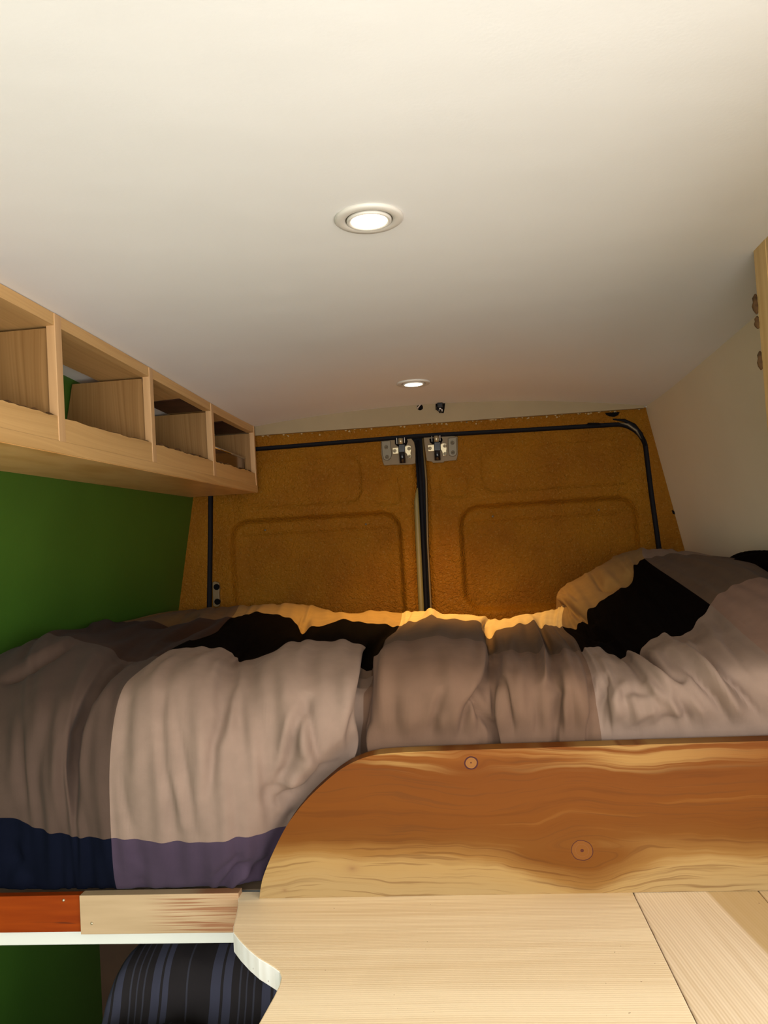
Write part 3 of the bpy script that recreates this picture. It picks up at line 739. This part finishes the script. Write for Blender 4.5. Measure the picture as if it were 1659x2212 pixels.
# ---------------------------------------------------------------- below the bed
bm = B(); box(bm, -.915, -.08, 1.79, 1.81, -1.36, -.517)
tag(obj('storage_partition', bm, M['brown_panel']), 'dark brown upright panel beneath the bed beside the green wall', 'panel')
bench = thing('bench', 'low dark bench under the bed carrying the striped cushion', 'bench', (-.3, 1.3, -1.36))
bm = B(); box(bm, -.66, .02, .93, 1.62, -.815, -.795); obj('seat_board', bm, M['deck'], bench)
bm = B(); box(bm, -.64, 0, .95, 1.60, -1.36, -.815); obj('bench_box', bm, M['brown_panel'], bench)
# cushion
def cush(u, v):
    prof = [(.95,-.790),(.945,-.74),(1.0,-.695),(1.08,-.690),(1.165,-.700),(1.203,-.726),(1.223,-.706),(1.238,-.673),(1.262,-.650),(1.31,-.640),(1.37,-.66),(1.40,-.790)]
    s = v*(len(prof)-1); i = min(int(s), len(prof)-2); t = s-i
    def cr(a,b,c,d,t): return .5*((2*b)+(-a+c)*t+(2*a-5*b+4*c-d)*t*t+(-a+3*b-3*c+d)*t**3)
    g = lambda k: prof[max(0, min(len(prof)-1, k))]
    Y = cr(g(i-1)[0], g(i)[0], g(i+1)[0], g(i+2)[0], t); z = cr(g(i-1)[1], g(i)[1], g(i+1)[1], g(i+2)[1], t)
    X = -.615 + .60*u; e = min(u, 1-u)/.09
    k = math.sqrt(max(0, 1-(1-min(1, e))**2)); zc = -.745
    z = zc + (z-zc)*(.12+.88*k)
    if z > -.77:
        for bx, by in ((-.40,1.163),(-.47,1.208),(-.285,1.208),(-.20,1.163),(-.57,1.205)):
            if 1:
                dd = math.hypot(X-bx, (Y-by)*1.2); z -= .024*math.exp(-(dd/.024)**2)
        z -= .010*math.exp(-((u-.42)/.02)**2) + .006*math.sin(u*19)*.5
        z += .004*math.sin(X*60+Y*20)
    return (X, Y, z)
bm = B(); gridmesh(bm, 110, 110, cush)
uvl = bm.loops.layers.uv.new('UVMap')
for f in bm.faces:
    for l in f.loops: l[uvl].uv = ((l.vert.co.x+.615)/.60, l.vert.co.y)
V0 = [v for v in bm.verts]
sc = thing('seat_cushion', 'dark tufted cushion with grey blue stripes lying under the bed', 'cushion', (-.3, 1.22, -.793))
obj('cushion_body', bm, M['stripe'], sc, smooth=True)
for bx, by in ((-.40,1.163),(-.20,1.163)):
    bm = B(); lathe(bm, (bx, by, -.720), [(.009,-.003),(.010,.002),(.006,.005),(.002,.006)], n=16); obj('tuft_button', bm, plain('grey_button', (.10,.105,.13), .8), sc, smooth=True)
# ---------------------------------------------------------------- duvet
#DUVET
exec_duvet = True
# columns of measured points: rows r2..r8  (px, py, Y)
H = 1.2
cols = []
def col(name, r0, r1, *r): cols.append((name, [r0, r1] + list(r)))
col('a', (-30,1928,1.125),(-10,1764,1.085),(-5,1650,1.08),(0,1540,1.13),(25,1440,1.24),(72,1383,1.39),(140,1370,1.58),(250,1349,1.85),(395,1327,2.15))
col('b', (70,1930,1.12),(75,1789,1.08),(65,1650,1.065),(72,1530,1.10),(90,1430,1.23),(118,1371,1.36),(185,1362,1.58),(290,1342,1.86),(412,1322,2.15))
col('c', (140,1930,1.12),(140,1803,1.08),(130,1650,1.06),(150,1520,1.095),(190,1440,1.21),(225,1398,1.34),(280,1378,1.58),(365,1340,1.87),(430,1318,2.15))
col('d', (180,1930,1.12),(180,1809,1.08),(168,1650,1.072),(196,1515,1.115),(240,1450,1.22),(290,1430,1.33),(345,1385,1.58),(432,1338,1.88),(470,1312,2.15))
col('C1',(250,1929,1.118),(240,1811,1.075),(237,1650,1.062),(258,1510,1.10),(296,1452,1.19),(352,1411,1.33),(430,1370,1.6),(500,1335,1.88),(520,1309,2.15))
col('e', (335,1926,1.118),(330,1817,1.07),(330,1650,1.045),(338,1495,1.09),(370,1430,1.19),(430,1396,1.35),(480,1350,1.6),(540,1325,1.88),(565,1307,2.15))
col('f', (430,1921,1.118),(430,1820,1.065),(430,1650,1.04),(430,1500,1.09),(455,1428,1.19),(500,1409,1.34),(545,1355,1.6),(592,1326,1.88),(612,1304,2.15))
col('g', (510,1919,1.12),(518,1811,1.07),(515,1650,1.05),(508,1510,1.105),(518,1450,1.2),(528,1430,1.315),(585,1378,1.58),(640,1343,1.85),(655,1306,2.15))
col('h', (575,1909,1.155),(598,1793,1.115),(590,1650,1.065),(590,1500,1.09),(600,1420,1.19),(630,1389,1.35),(645,1372,1.6),(665,1357,1.82),(690,1313,2.15))
col('i', (670,1905,1.19),(680,1790,1.165),(680,1650,1.075),(683,1500,1.085),(690,1417,1.19),(712,1384,1.35),(722,1360,1.6),(742,1340,1.85),(742,1325,2.1))
col('j', (755,1900,1.20),(755,1785,1.18),(758,1645,1.12),(771,1500,1.09),(780,1428,1.175),(785,1391,1.34),(790,1368,1.58),(805,1347,1.8),(810,1320,2.12))
col('C2',(787,1900,1.21),(785,1785,1.20),(786,1640,1.16),(797,1500,1.15),(802,1440,1.22),(801,1414,1.32),(830,1385,1.58),(862,1353,1.82),(870,1323,2.12))
col('k', (825,1900,1.21),(825,1785,1.19),(822,1630,1.135),(826,1490,1.12),(834,1415,1.19),(842,1389,1.33),(865,1363,1.56),(890,1341,1.8),(905,1320,2.12))
col('l', (930,1900,1.21),(930,1785,1.18),(930,1630,1.13),(930,1480,1.105),(935,1407,1.19),(940,1377,1.33),(950,1353,1.56),(960,1336,1.8),(960,1325,2.05))
col('m', (1020,1900,1.21),(1020,1785,1.18),(1020,1630,1.135),(1025,1480,1.11),(1032,1410,1.19),(1037,1384,1.33),(1037,1362,1.56),(1035,1344,1.8),(1045,1333,2.05))
col('n', (1065,1900,1.21),(1065,1785,1.18),(1065,1630,1.15),(1062,1490,1.14),(1062,1434,1.22),(1064,1413,1.32),(1060,1388,1.56),(1058,1365,1.8),(1070,1339,2.0))
col('o', (1115,1900,1.21),(1115,1785,1.18),(1110,1630,1.135),(1105,1485,1.115),(1110,1427,1.19),(1110,1404,1.33),(1113,1373,1.56),(1115,1349,1.8),(1110,1333,2.0))
col('p', (1190,1900,1.21),(1190,1785,1.18),(1190,1630,1.14),(1182,1490,1.125),(1178,1437,1.2),(1176,1417,1.32),(1166,1385,1.56),(1156,1352,1.78),(1162,1324,2.0))
col('q', (1245,1900,1.21),(1245,1785,1.18),(1245,1625,1.135),(1235,1480,1.11),(1226,1424,1.19),(1222,1403,1.33),(1205,1378,1.55),(1190,1350,1.75),(1198,1316,2.0))
col('C3',(1310,1900,1.21),(1310,1785,1.18),(1302,1620,1.14),(1287,1500,1.13),(1270,1435,1.2),(1256,1407,1.32),(1242,1382,1.52),(1216,1356,1.7),(1215,1306,1.95))
col('r', (1360,1900,1.21),(1355,1785,1.18),(1350,1615,1.135),(1330,1500,1.115),(1305,1427,1.19),(1285,1402,1.32),(1268,1372,1.5),(1248,1342,1.7),(1207,1285,1.98))
col('s', (1430,1900,1.21),(1425,1785,1.18),(1420,1610,1.13),(1392,1500,1.11),(1362,1440,1.19),(1340,1422,1.31),(1300,1372,1.5),(1266,1330,1.7),(1222,1266,2.0))
col('t', (1490,1900,1.21),(1485,1785,1.18),(1480,1605,1.13),(1442,1480,1.11),(1402,1412,1.19),(1374,1398,1.32),(1330,1345,1.52),(1302,1294,1.75),(1262,1243,2.0))
col('u', (1570,1900,1.21),(1565,1785,1.18),(1560,1600,1.13),(1510,1470,1.115),(1462,1397,1.21),(1432,1371,1.35),(1385,1315,1.55),(1347,1264,1.8),(1310,1216,2.02))
col('v', (1660,1900,1.21),(1655,1785,1.18),(1650,1590,1.13),(1590,1450,1.12),(1525,1385,1.23),(1484,1369,1.37),(1425,1292,1.58),(1366,1225,1.85),(1345,1195,2.05))
col('C4',(1800,1900,1.21),(1795,1760,1.18),(1770,1560,1.13),(1685,1440,1.12),(1600,1364,1.25),(1534,1306,1.42),(1465,1257,1.62),(1393,1208,1.88),(1388,1186,2.06))
col('w', (1880,1890,1.21),(1860,1740,1.18),(1840,1530,1.13),(1760,1395,1.14),(1670,1312,1.28),(1588,1262,1.45),(1520,1224,1.64),(1440,1198,1.88),(1432,1188,2.06))
col('x', (1960,1880,1.21),(1940,1720,1.18),(1920,1500,1.13),(1830,1370,1.15),(1745,1292,1.3),(1665,1250,1.46),(1590,1212,1.62),(1500,1198,1.86),(1478,1193,2.06))
names = [c[0] for c in cols]
def lat(c):
    pts = []
    r0 = at(*c[0]); r0.z = max(r0.z, -.4785)
    pts.append(Vector((r0.x, r0.y+.05, -.484)))
    pts.append(Vector((r0.x, r0.y+.006, max(r0.z, -.480))))
    for p in c[1:]: pts.append(at(*p))
    l = pts[-1]
    pts.append(Vector((l.x, min(l.y+.09, 2.272), l.z-.05)))
    pts.append(Vector((l.x, 2.276, -.38)))
    pts.append(Vector((l.x, 2.27, -.484)))
    return pts
L = [lat(c[1]) for c in cols]
for pts in L:
    for p in pts: p.x = max(xw(-1, p.y, p.z)+.006, min(xw(1, p.y, p.z)-.006, p.x))
def edgecol(src, side, off):
    out_ = []
    for p in src: out_.append(Vector((xw(side, p.y, p.z)-side*.003, p.y+.004, p.z-off)))
    return out_
L = [edgecol(L[0], -1, .03)] + L + [edgecol(L[-1], 1, .02)]
names = ['wl'] + names + ['wr']
A = np.array([[list(p) for p in c] for c in L])      # columns x rows x 3
def cr1(A, sub):
    """Catmull-Rom along axis 0; grid lines pass through the measured points"""
    n = A.shape[0]; out_ = []
    P0 = np.concatenate([A[:1]*2-A[1:2], A, A[-1:]*2-A[-2:-1]], 0)
    for i in range(n-1):
        a, b, c, d = P0[i], P0[i+1], P0[i+2], P0[i+3]
        for k in range(sub):
            t = k/sub; out_.append(.5*((2*b)+(-a+c)*t+(2*a-5*b+4*c-d)*t*t+(-a+3*b-3*c+d)*t**3))
    out_.append(A[-1]); return np.array(out_)
SU, SV = 14, 18
D = cr1(A, SU); D = np.swapaxes(cr1(np.swapaxes(D, 0, 1), SV), 0, 1)
nu, nv = D.shape[:2]
# normals
def normals(D):
    du = np.gradient(D, axis=0); dv = np.gradient(D, axis=1); n = np.cross(du, dv)
    n /= np.maximum(np.linalg.norm(n, axis=2, keepdims=True), 1e-9); return n
Nn = normals(D)
if Nn[nu//2, 3*SV][1] > 0: Nn = -Nn
# sculpted folds: polylines on the cloth given at measured positions
mR, mU, mF = np.array(_R), np.array(_U), np.array(_f)
dep = D@mF; PX = 829.5 + F*(D@mR)/dep; PY = 1106 - F*(D@mU)/dep
def seg_dist(X, Y, pts):
    best = np.full(X.shape, 1e9); tt = np.zeros(X.shape); side = np.zeros(X.shape)
    tot = sum(math.dist(a, b) for a, b in zip(pts, pts[1:])); acc = 0
    for (x0,y0),(x1,y1) in zip(pts, pts[1:]):
        dx, dy = x1-x0, y1-y0; L2 = dx*dx+dy*dy; l = math.sqrt(L2)
        t = np.clip(((X-x0)*dx+(Y-y0)*dy)/L2, 0, 1); d = np.hypot(X-x0-t*dx, Y-y0-t*dy)
        s = ((X-x0)*dy-(Y-y0)*dx)/l
        m = d < best; best = np.where(m, d, best); tt = np.where(m, (acc+t*l)/tot, tt); side = np.where(m, s, side); acc += l
    return best, tt, side
disp = np.zeros((nu, nv))
vis = np.zeros((nu, nv)); vis[:, 1*SV:int(9.2*SV)] = 1
def fold(pts, amp, w, asym=0, taper=True):
    amp *= 1.75; asym *= 1.7; w *= .95
    """amp>0 ridge, amp<0 groove; asym shifts a step (cloth lying over cloth) to the right-hand side"""
    global disp
    d, t, s = seg_dist(PX, PY, pts)
    k = np.sin(np.pi*np.clip(t, .0, 1))**.6 if taper else 1-np.clip((t-.75)/.25, 0, 1)**2
    disp += vis*amp*k*np.exp(-(d/w)**2)
    if asym: disp += vis*asym*k*np.tanh(s/(w*.35))*np.exp(-(d/(w*2.6))**2)
# left (grey taupe) block
fold([(165,1770),(163,1650),(172,1580),(195,1520),(235,1470),(285,1425)], -.010, 9, -.006)
fold([(2,1475),(60,1440),(120,1405),(165,1382)], -.008, 7, .005)
fold([(90,1800),(75,1700),(85,1600),(110,1500)], -.003, 14); fold([(45,1790),(30,1680),(40,1570),(70,1480)], .003, 16)
fold([(130,1800),(118,1700),(125,1620),(150,1540)], .003, 13); fold([(205,1800),(198,1700),(205,1600),(225,1520)], .002, 14)
# light block
fold([(372,1810),(368,1740),(352,1660),(345,1560),(352,1490)], -.0035, 9); fold([(420,1815),(412,1740),(395,1650),(380,1560),(375,1480)], -.003, 9)
fold([(440,1760),(452,1690),(462,1610),(490,1530),(512,1450)], -.005, 14); fold([(475,1640),(490,1580),(505,1510),(528,1450)], .004, 14)
fold([(395,1800),(388,1740),(372,1660)], .003, 9); fold([(282,1800),(268,1740),(256,1660)], -.002, 8)
fold([(560,1730),(605,1700),(622,1660),(632,1600),(648,1550),(660,1495)], -.008, 17); fold([(600,1670),(612,1610),(630,1550),(650,1500)], .005, 12)
fold([(700,1665),(680,1620),(668,1560),(662,1500)], -.006, 12); fold([(655,1640),(650,1590),(655,1540)], .007, 15)
fold([(590,1735),(625,1728),(660,1715),(690,1690)], -.012, 11); fold([(600,1760),(640,1745),(675,1715)], .008, 12); fold([(660,1700),(700,1672),(735,1660)], -.008, 10)
fold([(600,1700),(625,1690),(655,1690)], .007, 11); fold([(748,1640),(752,1590),(765,1540)], -.004, 9); fold([(768,1640),(775,1590),(782,1540)], .004, 7)
# seam valley between the light and the brown block
fold([(786,1640),(788,1560),(797,1480),(800,1416),(832,1383)], -.012, 9, -.005, False)
fold([(795,1470),(797,1440),(796,1400)], -.006, 6)
# brown block
fold([(812,1640),(805,1600),(800,1560)], .004, 8)
fold([(925,1640),(930,1580),(945,1520),(962,1480)], -.005, 9, .002); fold([(960,1640),(958,1590),(952,1540)], .004, 9)
fold([(985,1625),(1000,1560),(1010,1530),(1045,1480),(1058,1430)], -.007, 10, .003); fold([(1080,1640),(1070,1580),(1040,1540),(1025,1500)], -.007, 9)
fold([(1095,1640),(1088,1580),(1082,1530),(1078,1480)], .005, 9); fold([(1112,1630),(1105,1570),(1092,1520),(1085,1460)], -.006, 8, .002)
fold([(1140,1640),(1150,1580),(1160,1530),(1175,1450)], .004, 10); fold([(1195,1640),(1200,1570),(1200,1500),(1178,1430)], -.007, 9, .002)
fold([(1165,1600),(1160,1540),(1165,1480)], -.005, 8); fold([(1225,1640),(1225,1570),(1215,1500)], .004, 8); fold([(1262,1640),(1270,1590),(1280,1540),(1272,1460)], -.006, 8, .003)
fold([(860,1620),(850,1560),(850,1500)], -.003, 12); fold([(1030,1625),(1010,1600),(980,1600)], -.004, 10); fold([(890,1640),(885,1580),(895,1520)], .002, 14)
# ridge standing up from the brown block over the seam (1150,1330)->(1190,1430)
fold([(1140,1325),(1152,1350),(1165,1385),(1178,1425),(1182,1480)], .012, 9); fold([(1166,1345),(1180,1380),(1192,1415)], -.008, 8)
# right light block
fold([(1300,1580),(1296,1520),(1300,1480),(1310,1450)], -.005, 9, .003)
fold([(1346,1400),(1372,1404),(1400,1420),(1440,1450),(1480,1475)], -.009, 9, -.006); fold([(1440,1400),(1500,1450),(1550,1510),(1600,1590)], -.006, 9, .003)
fold([(1490,1380),(1550,1440),(1600,1500),(1655,1570)], -.008, 9, -.004); fold([(1470,1390),(1530,1450),(1580,1510),(1630,1580)], .006, 9)
fold([(1530,1320),(1580,1400),(1659,1490)], -.004, 12); fold([(1350,1580),(1380,1550),(1420,1530)], .004, 12); fold([(1400,1590),(1440,1560),(1500,1550)], -.004, 12)
fold([(1340,1500),(1370,1490),(1410,1500)], -.004, 12); fold([(1390,1470),(1440,1510),(1480,1560)], .005, 13); fold([(1340,1560),(1330,1510),(1345,1470)], .004, 12)
fold([(1500,1590),(1480,1540),(1450,1500)], -.005, 10); fold([(1540,1595),(1520,1540),(1490,1500)], .004, 10)
# dark block on the right and its edge gathers
fold([(1260,1408),(1300,1395),(1340,1420)], .004, 9); fold([(1215,1300),(1250,1325),(1290,1350)], -.008, 9, .004); fold([(1230,1340),(1262,1356),(1320,1380)], -.010, 8, .005)
fold([(1275,1232),(1300,1262),(1340,1266)], -.010, 8, .004); fold([(1352,1272),(1356,1248),(1368,1222)], -.008, 7)
fold([(1205,1290),(1235,1300),(1262,1330)], .008, 9)
# dark rows at the back left
fold([(300,1350),(370,1338),(430,1330)], -.008, 7, .004); fold([(340,1385),(420,1352),(470,1338)], -.008, 7, .004); fold([(410,1380),(470,1350),(500,1340)], -.006, 6, .004)
fold([(190,1352),(215,1340),(245,1346)], .012, 14)
fold([(655,1330),(660,1352),(640,1385)], -.008, 9, .003); fold([(830,1340),(862,1352)], .006, 7); fold([(860,1352),(830,1370),(802,1412)], -.006, 8)
# lamplit cream edge scallops
fold([(1045,1335),(1058,1362),(1064,1412)], -.009, 9); fold([(920,1322),(940,1336)], .008, 9)
# hem creases
for k, (x0, y0, x1, y1) in enumerate(((470,1922,545,1860),(490,1922,560,1870),(512,1918,585,1850),(450,1905,530,1850),(535,1915,580,1880))):
    fold([(x0,y0),((x0+x1)/2,(y0+y1)/2-6),(x1,y1)], (-.006,.005,-.005,-.003,.004)[k], 7)
fold([(60,1900),(40,1860),(20,1820)], -.004, 12); fold([(20,1925),(50,1860)], .003, 14); fold([(300,1900),(290,1850)], .002, 12)
# broad soft undulation
uu = np.arange(nu)[:,None]/SU; vv = np.arange(nv)[None,:]/SV
ur = .0016*np.sin(uu*5.1+vv*.9)+.0014*np.sin(uu*8.7-vv*1.3+1)+.001*np.sin(uu*13.3+vv*2.1+2)
disp += vis*ur
D = D + Nn*disp[:,:,None]
BT = lerp_tab([(-.36,-.56),(-.312,-.487),(-.304,-.453),(-.289,-.422),(-.267,-.384),(-.239,-.352),(-.211,-.328),(-.184,-.308),(-.157,-.296),(-.13,-.29),(.6,-.29)])
# keep the cloth off the boards, walls and doors
for i in range(nu):
    for j in range(nv):
        x, y, z = D[i,j]
        if x > -.36 and z < -.24:
            zt = BT(x); wq = sm((zt+.045-z)/.05); y = D[i,j,1] = max(y, y+(1.136-y)*wq)
        if y < 1.13 and z < -.476: D[i,j,1] = y = max(y, 1.112)
        D[i,j,2] = z = max(z, -.4790 if y < 1.16 else -.4845)
        D[i,j,1] = y = min(y, 2.276)
        D[i,j,0] = max(xw(-1, y, z)+.002, min(xw(1, y, z)-.002, x))
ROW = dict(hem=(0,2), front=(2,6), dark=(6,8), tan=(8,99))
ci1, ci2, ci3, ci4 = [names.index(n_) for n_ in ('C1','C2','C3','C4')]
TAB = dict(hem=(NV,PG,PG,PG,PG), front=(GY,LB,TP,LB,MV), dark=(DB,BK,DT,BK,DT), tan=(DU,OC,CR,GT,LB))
def patch(i, j):
    c = i/SU + 1e-6; r = j/SV + 1e-6
    k = (c > ci1) + (c > ci2) + (c > ci3) + (c > ci4)
    for nme, (a_, b_) in ROW.items():
        if a_ <= r < b_: return TAB[nme][k]
    return GT
bm = B()
V = [[bm.verts.new(D[i,j]) for j in range(nv)] for i in range(nu)]
uvl = bm.loops.layers.uv.new('UVMap')
for i in range(nu-1):
    for j in range(nv-1):
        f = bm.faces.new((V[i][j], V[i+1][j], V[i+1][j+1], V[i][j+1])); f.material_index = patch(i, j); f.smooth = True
        for l, (a_, b_) in zip(f.loops, ((i,j),(i+1,j),(i+1,j+1),(i,j+1))): l[uvl].uv = (a_/SU*.5, b_/SV*.5)
for i in range(nu-1):     # underside resting on the deck
    bm.faces.new((V[i][0], V[i][nv-1], V[i+1][nv-1], V[i+1][0]))
bmesh.ops.recalc_face_normals(bm, faces=bm.faces)
dv = obj('duvet', bm, FB); tag(dv, 'rumpled patchwork duvet in beige, brown, purple and black spread over the bed', 'duvet')
# dark pillow between duvet and right wall
def pillow(name, c, s, mat, label, rz=0):
    bm = B(); n = 28
    def fn(u, v):
        a, b_ = u*2-1, v*2-1; k = (max(0, 1-abs(a)**3.2)*max(0, 1-abs(b_)**3.2))**.5
        return a, b_, k
    top_ = [[None]*(n+1) for _ in range(n+1)]; bo = [[None]*(n+1) for _ in range(n+1)]
    for i in range(n+1):
        for j in range(n+1):
            a, b_, k = fn(i/n, j/n); px_ = c[0]+(a*s[0]*math.cos(rz)-b_*s[1]*math.sin(rz)); py_ = c[1]+(a*s[0]*math.sin(rz)+b_*s[1]*math.cos(rz))
            w_ = .006*math.sin(a*9+b_*7)*k
            top_[i][j] = bm.verts.new((px_, py_, c[2]+k*s[2]+w_)); bo[i][j] = top_[i][j] if k < 1e-6 else bm.verts.new((px_, py_, c[2]-k*s[2]))
    for i in range(n):
        for j in range(n):
            for g_ in (top_, bo):
                q_ = list(dict.fromkeys((g_[i][j], g_[i+1][j], g_[i+1][j+1], g_[i][j+1])))
                if len(q_) > 2:
                    try: bm.faces.new(q_)
                    except ValueError: pass
    bmesh.ops.recalc_face_normals(bm, faces=bm.faces)
    o = obj(name, bm, mat, smooth=True); tag(o, label, 'pillow'); return o
PILLOW = pillow('pillow', (.602,1.62,-.108), (.042,.21,.045), FB[BK], 'black pillow wedged between the duvet and the white right wall')
# ---------------------------------------------------------------- lift to floor level
for o in TOPS: o.location.z += CZ
# ---------------------------------------------------------------- light
WORLD = 8.3
w = bpy.data.worlds.new('daylight'); bpy.context.scene.world = w; w.use_nodes = True; nt = w.node_tree
bg = nt.nodes['Background']; tc = nt.nodes.new('ShaderNodeTexCoord'); sp = nt.nodes.new('ShaderNodeSeparateXYZ'); nt.links.new(tc.outputs['Generated'], sp.inputs[0])
z_ = S(nt, sp.outputs[2]); cc = ramp(nt, z_*.5+.5, [(.0, (.64,.60,.55)), (.48, (.68,.65,.60)), (.52, (1.0,1.0,1.0)), (1., (.78,.88,1.05))])
nt.links.new(cc, bg.inputs[0]); bg.inputs[1].default_value = WORLD
def portal(name, loc, rot, sx, sy):
    L_ = bpy.data.lights.new(name, 'AREA'); L_.shape = 'RECTANGLE'; L_.size = sx; L_.size_y = sy; L_.cycles.is_portal = True
    o = bpy.data.objects.new(name, L_); C.objects.link(o); o.location = loc; o.rotation_euler = rot
portal('front_opening_portal', (-.1, Y0-.04, (FRONT0+.4)/2+CZ), (math.radians(90),0,0), 1.6, .4-FRONT0)
portal('side_opening_portal', (.70, -.075, -.56+CZ), (math.radians(90),0,math.radians(90)), 1.35, 1.60)
# ---------------------------------------------------------------- camera
cam = bpy.data.cameras.new('camera'); co = bpy.data.objects.new('camera', cam); C.objects.link(co)
cam.sensor_fit = 'HORIZONTAL'; cam.sensor_width = 36; cam.lens = F/1659*36; cam.clip_start = .02
m = Matrix((( _R.x, _U.x, -_f.x), (_R.y, _U.y, -_f.y), (_R.z, _U.z, -_f.z))).to_4x4(); m.translation = Vector((0,0,CZ)); co.matrix_world = m
sc_ = bpy.context.scene; sc_.camera = co
sc_.view_settings.view_transform = 'Standard'; sc_.view_settings.look = 'None'; sc_.view_settings.gamma = 1; sc_.view_settings.exposure = 0
sc_.view_settings.use_curve_mapping = False
